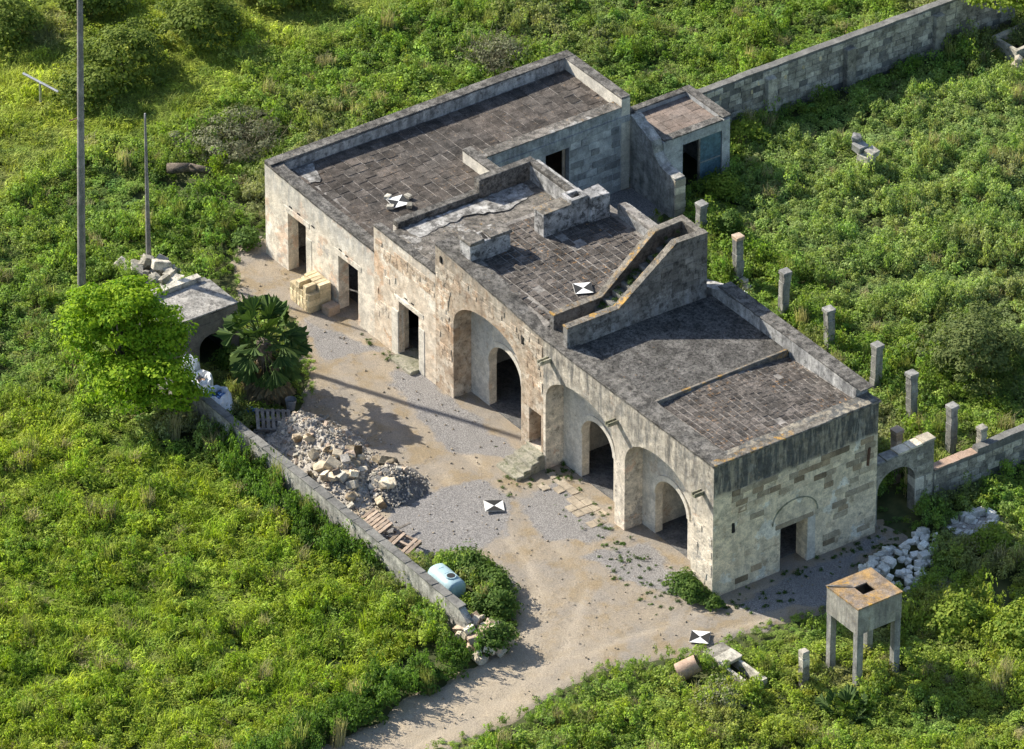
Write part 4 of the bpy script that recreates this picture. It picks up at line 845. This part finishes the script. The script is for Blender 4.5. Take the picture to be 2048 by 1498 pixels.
def weed_proto(n, Rr, H, ls, rng, lumps=5, flat=.5):
    c = rng.uniform(-1, 1, (lumps, 3)) * [Rr * .6, Rr * .6, 0]; c[:, 2] = rng.uniform(.25, .75, lumps) * H; rad = rng.uniform(.35, .6, lumps) * Rr
    k = rng.integers(0, lumps, n); d = rng.normal(size=(n, 3)); d[:, 2] = np.abs(d[:, 2]) * .9 + .05; d /= np.linalg.norm(d, axis=1, keepdims=True)
    rr = rng.uniform(.5, 1., n) ** .5
    pos = c[k] + d * (rad[k] * rr)[:, None] * [1, 1, min(1.4, H / Rr)]
    nrm = d * .8 + rng.normal(size=(n, 3)) * .45 + [0, 0, flat]
    V, F = leaf_arrays(pos, nrm, ls * rng.uniform(.6, 1.3, n), rng=rng)
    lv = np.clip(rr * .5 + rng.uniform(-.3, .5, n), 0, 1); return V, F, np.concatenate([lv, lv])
def grass_proto(n, Rr, H, wd, rng):
    base = rng.uniform(-1, 1, (n, 2)) * Rr; a = rng.uniform(0, 6.28, n); L = H * rng.uniform(.6, 1.2, n); lean = rng.uniform(.2, .8, n)
    dx, dy = np.cos(a), np.sin(a); p0 = np.column_stack([base, np.zeros(n)])
    p1 = p0 + np.column_stack([dx * lean * L * .35, dy * lean * L * .35, L * .62]); p2 = p0 + np.column_stack([dx * lean * L, dy * lean * L, L * (1 - .35 * lean)])
    sx = np.column_stack([-dy, dx, np.zeros(n)]) * wd
    V = np.stack([p0 - sx, p0 + sx, p1 - sx, p1 + sx, p2], 1).reshape(-1, 3); i = np.arange(n) * 5
    F = np.concatenate([np.stack([i, i + 1, i + 3], 1), np.stack([i, i + 3, i + 2], 1), np.stack([i + 2, i + 3, i + 4], 1)])
    lv = rng.uniform(0, 1, n); return V, F, np.concatenate([lv, lv, lv])
def proto_collection(name, makers):
    c = bpy.data.collections.new(name)
    for i, mk in enumerate(makers):
        V, F, lv = mk(np.random.default_rng(100 + i)); o = bpy.data.objects.new('%s_plant' % name, mesh_from(name, V, F, lv, 'weed_leaf')); c.objects.link(o)
    return c
WEED = proto_collection('weed', [lambda r_: weed_proto(170, .34, .34, .047, r_, 6), lambda r_: weed_proto(170, .32, .42, .043, r_, 7), lambda r_: weed_proto(150, .36, .28, .052, r_, 6, .8), lambda r_: weed_proto(190, .28, .58, .038, r_, 8, .3), lambda r_: weed_proto(110, .24, .75, .04, r_, 7, .2)])
GRASS = proto_collection('grass', [lambda r_: grass_proto(110, .30, .42, .011, r_), lambda r_: grass_proto(110, .28, .34, .012, r_), lambda r_: grass_proto(90, .3, .55, .010, r_)])
SHRUB = proto_collection('shrub', [lambda r_: weed_proto(240, .36, .62, .045, r_, 8, .2), lambda r_: weed_proto(240, .32, .72, .042, r_, 9, .15), lambda r_: weed_proto(220, .40, .55, .045, r_, 8, .3)])
def scatter(name, P, scale, tint, coll, label, zs=None):
    n = len(P); me = bpy.data.meshes.new(name); me.vertices.add(n)
    me.vertices.foreach_set('co', np.column_stack([P, np.full(n, -.03) if zs is None else zs]).astype(np.float32).ravel())
    def at(nm, ty, data, key): a = me.attributes.new(nm, ty, 'POINT'); a.data.foreach_set(key, data.ravel())
    at('sc', 'FLOAT_VECTOR', scale.astype(np.float32), 'vector')
    at('rot', 'FLOAT_VECTOR', np.column_stack([RNG.uniform(-.15, .15, n), RNG.uniform(-.15, .15, n), RNG.uniform(0, 6.28, n)]).astype(np.float32), 'vector')
    at('tint', 'FLOAT_VECTOR', tint.astype(np.float32), 'vector'); at('idx', 'INT', RNG.integers(0, len(coll.objects), n).astype(np.int32), 'value')
    o = link(name, me); g = bpy.data.node_groups.new(name, 'GeometryNodeTree')
    g.interface.new_socket('Geometry', in_out='INPUT', socket_type='NodeSocketGeometry'); g.interface.new_socket('Geometry', in_out='OUTPUT', socket_type='NodeSocketGeometry')
    N = g.nodes; L = g.links; gi = N.new('NodeGroupInput'); go = N.new('NodeGroupOutput'); ci = N.new('GeometryNodeCollectionInfo'); ci.inputs[0].default_value = coll; ci.inputs['Separate Children'].default_value = True; ci.inputs['Reset Children'].default_value = True
    ip = N.new('GeometryNodeInstanceOnPoints'); ip.inputs['Pick Instance'].default_value = True
    def na(nm, ty):
        q = N.new('GeometryNodeInputNamedAttribute'); q.data_type = ty; q.inputs[0].default_value = nm; return q.outputs[0]
    L.new(gi.outputs[0], ip.inputs['Points']); L.new(ci.outputs[0], ip.inputs['Instance']); L.new(na('idx', 'INT'), ip.inputs['Instance Index'])
    er = N.new('FunctionNodeEulerToRotation'); L.new(na('rot', 'FLOAT_VECTOR'), er.inputs[0]); L.new(er.outputs[0], ip.inputs['Rotation']); L.new(na('sc', 'FLOAT_VECTOR'), ip.inputs['Scale']); L.new(ip.outputs[0], go.inputs[0])
    m = o.modifiers.new('scatter', 'NODES'); m.node_group = g
    return tag(o, label, None, kind='stuff')

# plots
MEADOW = [(-75, 3.3), (-46.7, 32.), (-37.6, 13.4), (-37.1, 10.8), (-37.7, 8.1), (-36., 5.6), (-35.9, 2.9), (-35., .4), (-35.6, -2.3), (-34.3, -6.3), (-35.4, -11.9), (-60, -20)]
LEFTF = [(-40, -16), (-32.5, -13.7), (-25., -12.5), (-19.4, -10.7), (-14.8, -8.6), (-4.6, -8.7), (-2.6, -9.6), (-2.0, -12), (-2., -15.4), (2., -24), (-2.2, -45.), (-45, -40)]
RIGHTF = [(-22.2, 17.9), (-22.5, 23.3), (-20., 45), (20, 25), (3., 12.5), (-3.5, 16.2), (-10.4, 14.8), (-17.9, 14.8)]
EXCL = [(-26.75, .1, -.15, 6.95), (-26.75, -22.6, 6, 13.25), (-24., -21.2, 13.4, 16.7), (-22.9, -19.95, 13., 13.7), (-24.25, -23.6, 16.9, 31.6), (-24., -21.6, -7.4, -4.3), (-21.8, -2.6, -8.25, -7.75), (-.8, -.2, 6.9, 17.5), (-17.3, -10.6, -7.8, -4.2), (2.6, 5.1, -2.35, -1.5), (-6.5, -4.4, -7.75, -6.35), (2.85, 4.0, -4.0, -2.95), (-32.9, -31.3, -.5, 1.2)]
lo = np.array([-62, -34]); hi = np.array([24, 46]); sp = .285
gx, gy = np.meshgrid(np.arange(lo[0], hi[0], sp), np.arange(lo[1], hi[1], sp), indexing='ij')
P = np.stack([gx.ravel(), gy.ravel()], 1) + RNG.uniform(-.14, .14, (gx.size, 2))
VIS = [(-60., 1.), (-30.5, 44.), (22.5, 3.), (-2., -33.)]          # the ground the camera can see, with a wide margin
keep = inpoly(P, VIS)
P = P[keep]
sdB = np.maximum(sdist(P, BARE), sdist(P, YARD)) + (fbm(P, 1.1, 50) - .5) * .5
k_ = (sdB < .0) & (fbm(P, .9, 83) > .27)
for (a_, b_, c_, d_) in EXCL: k_ &= ~((P[:, 0] > a_) & (P[:, 0] < b_) & (P[:, 1] > c_) & (P[:, 1] < d_))
CLEAR = [([(1.6, 4.7), (1.1, 6.6), (.8, 8.3), (1.5, 8.4), (2.5, 7.4), (3.4, 6.4), (3.6, 5.4), (2.6, 4.5)], 0.), ([(1.3, 8.7), (.9, 9.6), (1.2, 10.6), (2.0, 10.9), (2.5, 10.0), (2.2, 9.0)], .1), ([(-29, -4.9), (-28.4, -3.6), (-27.2, -3.2), (-26.2, -3.5), (-26.3, -4.5), (-27.5, -5.2)], .1), ([(5.0, .2), (5.3, 1.2), (6.2, 1.6), (6.0, .6)], 0), ([(6.2, 2.3), (6.8, 3.0), (7.3, 2.4), (6.9, 2.0)], 0), ([(-3.2, -10.2), (-2.4, -9.4), (-2.0, -10.), (-2.6, -11.)], 0.), ([(-3.3, -8.7), (-1.9, -9.0), (-1.1, -8.4), (-1.1, -7.1), (-3.3, -7.1)], 0.), ([(-1.3, -1.), (.4, -1.), (.4, .3), (-1.3, .3)], 0)]
for poly, m_ in CLEAR: k_ &= sdist(P, poly) < m_
P = P[k_]; sdB = sdB[k_]
ms = lambda poly, wdt=1.5: np.clip((sdist(P, poly) + (fbm(P, .5, 7) - .5) * 3.) / wdt + .5, 0, 1)
mM, mL, mR = ms(MEADOW, 3.), ms(LEFTF), ms(RIGHTF)
n1, n2, n3 = fbm(P, .35), fbm(P, 1.2, 40), RNG.random(len(P))
C = lambda *c_: np.array(c_)
base = C(.215, .315, .06) + (n1[:, None] - .5) * C(.13, .14, .02) + (n2[:, None] - .5) * C(.12, .15, .05)
cM = C(.32, .385, .065) + (n1[:, None] - .5) * C(.34, .32, .04)
cL = C(.285, .37, .045) + (n2[:, None] - .5) * C(.26, .25, .05) + (n1[:, None] - .5) * C(.16, .13, .02)
cR = C(.29, .385, .12) + (n2[:, None] - .5) * C(.18, .18, .09) + (n1[:, None] - .5) * C(.14, .11, .05)
T = base * (1 - mM - mL - mR).clip(0, 1)[:, None] + cM * mM[:, None] + cL * mL[:, None] + cR * mR[:, None]
T *= RNG.uniform(.75, 1.3, (len(P), 1)); T += RNG.normal(size=(len(P), 3)) * .012
yel = (n3 < .06)[:, None]; T = np.where(yel, T * 1.25 + C(.05, .04, .0), T); dry = np.clip((fbm(P, .28, 91) - .58) * 6, 0, 1)[:, None] * (1 - mL[:, None]) * .6; T = T * (1 - dry) + C(.34, .31, .19) * dry; T = T.clip(.02, .75)
n4 = fbm(P, .85, 77); hs = .35 + 1.5 * np.clip((n4 - .3) * 2., 0, 1) + (n1 - .5) * .5
trk = (P[:, 1] < -7.6) & (P[:, 0] < .3) & (sdB > -1.5); hs = hs + .9 * trk; T = np.where(trk[:, None], C(.12, .21, .035) * RNG.uniform(.7, 1.3, (len(P), 1)), T); edge = np.where(trk, 1., np.clip(-sdB / 1.2, .45, 1.)); hs += .9 * ((P[:, 0] > -20) & (P[:, 0] < -3) & (P[:, 1] > -9.2) & (P[:, 1] < -8.)); SE = np.clip((P[:, 0] - 1.5) / 3, 0, 1) * np.clip(fbm(P, .45, 61) * 2.2 - .6, 0, 1); T = T + (C(.10, .07, .0) * SE[:, None])
S = np.column_stack([np.full(len(P), 1.) * RNG.uniform(.8, 1.25, len(P)), RNG.uniform(.8, 1.25, len(P)), np.clip(hs, .4, 2.1) * RNG.uniform(.8, 1.25, len(P))]) * edge[:, None]
isM = (mM > .5) & (n3 > .08); isR = (mR > .45) & (n3 > .35); isL = (mL > .5) & (n3 < .2)
S[isL, 2] = np.minimum(S[isL, 2], 1.15); isG = isM | isL; isS = isR & ~isG; isW = ~isG & ~isS
S[isM, 2] *= .48
stk = (RNG.random(len(P)) < .05) & ~isM & (edge > .9)
scatter('dry_stalks', P[stk] + .1, S[stk] * np.array([[.75, .75, 1.35]]), np.where(RNG.random((stk.sum(), 1)) < .5, C(.42, .38, .22), C(.33, .36, .12)) * RNG.uniform(.7, 1.2, (stk.sum(), 1)), GRASS, 'pale dry stalks standing up through the weeds')
scatter('meadow_grass', P[isG], S[isG] * 1.15, T[isG] * 1.05, GRASS, 'soft yellow-green grass of the meadow and field')
scatter('garden_scrub', P[isS], S[isS] * .85, T[isS], SHRUB, 'dense pale green scrub filling the right-hand field')
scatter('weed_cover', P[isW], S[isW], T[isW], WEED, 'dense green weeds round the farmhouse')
# small weeds sprouting in the courtyard
Q = []
for (cu, cv, ru, rv, n) in ((-2.6, -1.0, 1.5, .7, 60), (-9.6, -.9, .6, .5, 24), (-5.9, -.35, .9, .3, 18), (-4.9, -.5, .5, .4, 16), (-10.6, -.9, .7, .4, 12), (-19.9, -.25, .3, .2, 6), (-18.4, -.4, .4, .2, 8), (1.0, 1.2, .5, .8, 26), (.35, 3.9, .25, .8, 30), (1.2, 5.8, .5, .9, 30), (-9.2, .35, .4, .3, 22), (-4.6, .3, .3, .3, 14), (.6, 6.9, .5, .6, 26)):
    Q.append(np.column_stack([RNG.normal(cu, ru, n), RNG.normal(cv, rv, n)]))
Q = np.concatenate(Q); Q = Q[~((Q[:, 0] < .05) & (Q[:, 0] > -26) & (Q[:, 1] > .7) & (Q[:, 1] < 6.9))]
Q = Q[~((Q[:, 0] < .08) & (Q[:, 1] > -.03) & (Q[:, 1] < 6.9) & ~((Q[:, 0] > -9.5) & (Q[:, 0] < -5.6)))]
sc_ = RNG.uniform(.16, .42, (len(Q), 1)) * np.array([[1, 1, .8]])
scatter('courtyard_weeds', Q, sc_, np.tile(C(.06, .12, .018), (len(Q), 1)) * RNG.uniform(.7, 1.4, (len(Q), 1)), WEED, 'small weeds sprouting along wall feet in the courtyard')

qs = np.column_stack([RNG.uniform(-9.8, -9.0, 70), RNG.uniform(1.6, 5.6, 70)])
scatter('stair_weeds', qs, RNG.uniform(.2, .5, (70, 1)) * np.array([[1, 1, .8]]), np.tile(C(.05, .10, .02), (70, 1)) * RNG.uniform(.6, 1.4, (70, 1)), WEED, 'weeds growing on the roof staircase', zs=5.22 + np.floor((qs[:, 1] - 1.5) / .37) * .205)
def crown(rng, c, rad, nclump, nleaf, ls, cl=.35, shell=.55, bottom=-.6):
    """clumps of leaves spread through a lumpy volume"""
    d = rng.normal(size=(nclump, 3)); d /= np.linalg.norm(d, axis=1, keepdims=True); d[:, 2] = np.where(d[:, 2] < bottom, -d[:, 2], d[:, 2])
    lump = 1 + .22 * np.sin(d[:, 0] * 4.1 + 1) * np.sin(d[:, 1] * 3.7 + 2) + .15 * np.sin(d[:, 2] * 7 + d[:, 0] * 5)
    cc = np.array(c) + d * (shell + (1 - shell) * rng.random(nclump))[:, None] * lump[:, None] * np.array(rad)
    k = rng.integers(0, nclump, nleaf); e = rng.normal(size=(nleaf, 3)); e /= np.linalg.norm(e, axis=1, keepdims=True); e[:, 2] = np.abs(e[:, 2]) * .8 + e[:, 2] * .2
    cr = cl * rng.uniform(.6, 1.3, nclump); pos = cc[k] + e * (cr[k] * rng.uniform(.4, 1, nleaf) ** .5)[:, None] * [1.15, 1.15, .6]
    nrm = e * .7 + d[k] * .4 + rng.normal(size=(nleaf, 3)) * .4 + [0, 0, .5]
    V, F = leaf_arrays(pos, nrm, ls * rng.uniform(.6, 1.3, nleaf), .6, .15, rng)
    lv = np.clip(rng.uniform(-.15, .6, nleaf) + rng.uniform(0, .4, nclump)[k], 0, 1); return V, F, np.concatenate([lv, lv]), cc
def tree(name, base, h0, c, rad, ncl, nl, ls, mat, label, seed, cl=.35, tr=.16, cat='tree', group=None, shell=.55, limbs=9, lobes=None):
    rng = np.random.default_rng(seed); random.seed(seed)
    E_ = tag(empty(name, base), label, cat, group)
    Vs, Fs, L1, CC, off = [], [], [], [], 0
    for (lc, lr, f) in (lobes or [(c, rad, 1.)]):
        V, F, lv, cc = crown(rng, lc, lr, max(8, int(ncl * f)), int(nl * f), ls, cl, shell); Vs.append(V); Fs.append(F + off); L1.append(lv); CC.append(cc); off += len(V)
    cc = np.concatenate(CC); link('crown', mesh_from('crown', np.concatenate(Vs), np.concatenate(Fs), np.concatenate(L1), mat), None, E_)
    bm = bmesh.new(); fork = Vector((c[0] * .5, c[1] * .5, h0)); tube(bm, (0, 0, -.1), fork, tr, tr * .7, 9)
    for i in rng.choice(len(cc), min(limbs, len(cc)), replace=False):
        e = Vector(cc[i]); m = fork.lerp(e, .5) + Vector((random.uniform(-.15, .15), random.uniform(-.15, .15), .1)); tube(bm, fork, m, tr * .5, tr * .3, 6); tube(bm, m, e, tr * .3, tr * .08, 5)
    obj('trunk', bm, 'bark', E_); return E_
tree('leafy_tree', (-21.0, -9.45, 0), 1.1, (0, 0, 2.45), (1.95, 2.05, 2.25), 300, 26000, .072, 'tree_leaf', 'bright yellow-green leafy tree beside the outbuilding', 1, .40, .17, limbs=26, lobes=[((-.3, -.2, 3.6), (1.35, 1.4, .9), .2), ((1.9, .2, 1.7), (1.3, 1.3, 1.15), .2), ((-.9, -.8, 2.8), (1.05, 1.05, .85), .12), ((.6, .9, 3.0), (1.2, 1.2, .9), .15), ((.8, -.6, 1.9), (1.35, 1.3, 1.1), .16), ((-.1, .3, 4.3), (.9, .9, .5), .07), ((-.85, -1.05, 4.0), (1.0, 1.0, .7), .08), ((1.2, .9, 2.5), (.8, .8, .6), .06)])
tree('leafy_tree', (-22.9, 31.6, 0), 1.3, (.5, -.9, 2.9), (1.7, 1.8, 1.2), 200, 12000, .08, 'fresh_leaf', 'green leafy tree at the far end of the tall garden wall', 2, .42, .16)
tree('dark_shrub', (-5.6, 15.4, 0), .5, (0, 0, 1.2), (1.9, 1.9, 1.2), 170, 11000, .06, 'dark_leaf', 'large dark olive shrub behind the garden pillars', 3, .34, .1, 'shrub')
tree('corner_bush', (-.75, -.5, 0), .2, (0, 0, .28), (.85, .42, .34), 70, 4200, .05, 'bush_leaf', 'low green bush at the front corner of the farmhouse', 4, .2, .03, 'bush')
tree('corner_bush', (.35, -.25, 0), .15, (0, 0, .12), (.4, .32, .2), 30, 1500, .045, 'bush_leaf', 'small weed clump round the end wall corner', 44, .16, .02, 'bush')
BUSHES = [(-5.9, -5.65, 1.0, .5, .5, 'bush_leaf', 'rounded bush between the plastic tank and the gravel'), (-4.5, -5.75, .9, .62, .62, 'bush_leaf', 'larger rounded bush right of the plastic tank'), (-3.5, -6.3, .8, .65, .6, 'bush_leaf', 'bush between the plastic tank and the tumbled wall end'), (-1.75, -7.6, .55, .8, .75, 'bush_leaf', 'dark bush on the track side of the tumbled wall blocks'),
          (-44.6, .3, 1.6, 1.7, 1.3, 'meadow_bush', 'dark bush at the top left edge of the meadow'), (-39.8, 2.6, 1.5, 1.6, 1.4, 'meadow_bush', 'bush in the meadow right of the tall utility pole'), (-40.3, 6.2, 1.7, 1.8, 1.5, 'meadow_bush', 'big bush in the meadow, largest of the group at the top'), (-38.8, .55, 1.1, 1.2, 1.15, 'meadow_bush', 'bush behind the tall utility pole'), (-41.3, 10.2, 1.9, 1.7, 1.2, 'meadow_bush', 'broad bush at the top edge above the farmhouse'), (-44.5, 4.2, 1.6, 1.6, 1.2, 'meadow_bush', 'bush at the top edge right of the tall utility pole'),
          (-27.35, -.35, .45, .4, .5, 'bush_leaf', 'small bush at the left front corner of the farmhouse'), (-17.7, 13.9, .5, .45, .9, 'bush_leaf', 'dark upright shrub behind the roof staircase'), (-22.8, 18.2, .8, .8, .7, 'fresh_leaf', 'bright shrub in the field beside the annex shed'), (-20.3, 15.6, .7, .7, .6, 'fresh_leaf', 'bright bush in front of the annex shed door'),
          (6.0, 5.6, 1.0, 1.2, .8, 'fresh_leaf', 'yellow-green bush right of the water tower'), (8.3, 7.2, 1.5, 1.5, 1.0, 'fresh_leaf', 'large yellow-green bush at the right edge below the rubble'), (-21.2, -5.2, .4, .5, .55, 'bush_leaf', 'small dark bush at the foot of the outbuilding wall'), (3.2, 9.4, .8, .8, .6, 'fresh_leaf', 'bush in front of the grey gravel patch')]
for i, (u, v, ru, rv, h, m, lab) in enumerate(BUSHES):
    q = max(ru, rv); tree('bush', (u, v, 0), h * .3, (0, 0, h * .55), (ru, rv, h * .75), int(60 + 40 * q), int(2600 * max(q, .6) ** 1.6) + 800, .055 if q < 1.2 else .07, m, lab, 60 + i, .24 if q < 1 else .34, .04, 'bush', limbs=5)
def twiggy(name, base, rad, n, label, seed, leaf=900):
    rng = np.random.default_rng(seed); random.seed(seed); E_ = tag(empty(name, base), label, 'shrub'); bm = bmesh.new()
    for k in range(n):
        a = random.uniform(0, 6.28); r_ = math.sqrt(random.random()); p = Vector((r_ * rad[0] * math.cos(a) * .7, r_ * rad[1] * math.sin(a) * .7, 0)); d = Vector((random.gauss(0, .5), random.gauss(0, .5), 1)).normalized(); L = rad[2] * random.uniform(.6, 1.1)
        q = p + d * L; tube(bm, p, q, .014, .006, 4, False)
        for j in range(3):
            s = p.lerp(q, random.uniform(.4, .9)); e = s + Vector((random.gauss(0, .25), random.gauss(0, .25), random.uniform(.05, .3))) * rad[2]; tube(bm, s, e, .009, .004, 3, False)
    obj('twigs', bm, 'twig_leaf', E_)
    V, F, lv, cc = crown(rng, (0, 0, rad[2] * .45), (rad[0], rad[1], rad[2] * .6), 60, leaf, .04, .3); link('crown', mesh_from('crown', V, F, lv, 'dry_leaf'), None, E_); return E_
twiggy('dry_scrub', (-33.2, 2.9, 0), (1.9, 2.5, .95), 300, 'grey-brown dry scrub between the meadow and the farmhouse', 5, 5200)
twiggy('dry_scrub', (-32.2, 14.0, 0), (1.3, 1.1, 1.3), 170, 'grey leafless scrub behind the farmhouse back corner', 6, 1500)
twiggy('dry_scrub', (4.4, 6.4, 0), (1.0, 1.7, .35), 200, 'flattened dry brushwood right of the white stone blocks', 7, 900)
twiggy('dry_scrub', (5.2, -3.4, 0), (.9, .9, .7), 90, 'small grey-green scrub in the weeds in front of the trough', 8, 1600)

# fan palm
PM = tag(empty('fan_palm', (-18.9, -5.25, 0)), 'stout fan palm with a shaggy skirt of dead fronds', 'palm')
random.seed(41); bm = bmesh.new(); zs = np.linspace(-.1, 2.3, 7)
for a_, b_ in zip(zs[:-1], zs[1:]): tube(bm, (0, 0, a_), (0, 0, b_), .30 - .03 * a_, .33 - .03 * b_, 11)
obj('trunk', bm, 'bark', PM)
def fan(bm, hub, d, upv, Rr, n=16, spread=2.6, droop=.2):
    d = d.normalized(); s = d.cross(upv).normalized(); u_ = s.cross(d).normalized(); c = bm.verts.new(hub); prev = None
    for i in range(n + 1):
        a = -spread / 2 + spread * i / n; rr = Rr * (.82 + .18 * math.cos(a)) * (1. if i % 2 else .86) * random.uniform(.72, 1.08)
        p = hub + d * math.cos(a) * rr + s * math.sin(a) * rr + u_ * (.05 * (1 if i % 2 else -1)) * Rr - Vector((0, 0, droop * Rr * abs(math.sin(a)) ** 2 + droop * Rr * .4))
        v_ = bm.verts.new(p)
        if prev: bm.faces.new((c, prev, v_))
        prev = v_
def fronds(n, zlo, zhi, elo, ehi, pet, Rr, mat, name, droop):
    for k in range(n):
        a = 2.399 * k + random.uniform(-.3, .3); e = random.uniform(elo, ehi); d = Vector((math.cos(a) * math.cos(e), math.sin(a) * math.cos(e), math.sin(e))); o = Vector((0, 0, random.uniform(zlo, zhi))) + Vector((math.cos(a), math.sin(a), 0)) * .15
        hub = o + d * pet * random.uniform(.75, 1.15); bm = bmesh.new(); tube(bm, o, hub, .022, .014, 4, False); fan(bm, hub, d + Vector((0, 0, -.15)), Vector((0, 0, 1)) if abs(d.z) < .9 else Vector((1, 0, 0)), Rr * random.uniform(.8, 1.15), droop=droop)
        me = bpy.data.meshes.new(name); bm.to_mesh(me); bm.free(); at_ = me.attributes.new('lv', 'FLOAT', 'FACE'); at_.data.foreach_set('value', np.random.default_rng(k).uniform(0, 1, len(me.polygons)).astype(np.float32)); link(name, me, mat, PM)
fronds(34, 2.2, 2.6, -.35, 1.3, .85, .72, 'palm_leaf', 'frond', .18)
fronds(18, 1.7, 2.2, -.75, -.2, .75, .66, 'palm_leaf', 'frond', .35)
fronds(60, .9, 2.05, -1.35, -.6, .66, .64, 'palm_dead', 'dead_frond', .3)
# low fan palm clump under the water tower
PY = tag(empty('palm_clump', (7.9, -.5, 0)), 'low dark spiky palm clump in front of the water tower', 'palm clump')
random.seed(43)
for k in range(26):
    a = 2.399 * k; e = random.uniform(.25, 1.2); d = Vector((math.cos(a) * math.cos(e), math.sin(a) * math.cos(e), math.sin(e))); bm = bmesh.new(); o = Vector((random.uniform(-.25, .25), random.uniform(-.25, .25), .1)); hub = o + d * .5
    tube(bm, o, hub, .015, .01, 4, False); fan(bm, hub, d, Vector((0, 0, 1)), .42, 12, 2.4, .15)
    me = bpy.data.meshes.new('frond'); bm.to_mesh(me); bm.free(); at_ = me.attributes.new('lv', 'FLOAT', 'FACE'); at_.data.foreach_set('value', np.random.default_rng(k).uniform(0, 1, len(me.polygons)).astype(np.float32)); link('frond', me, 'palm_leaf', PY)
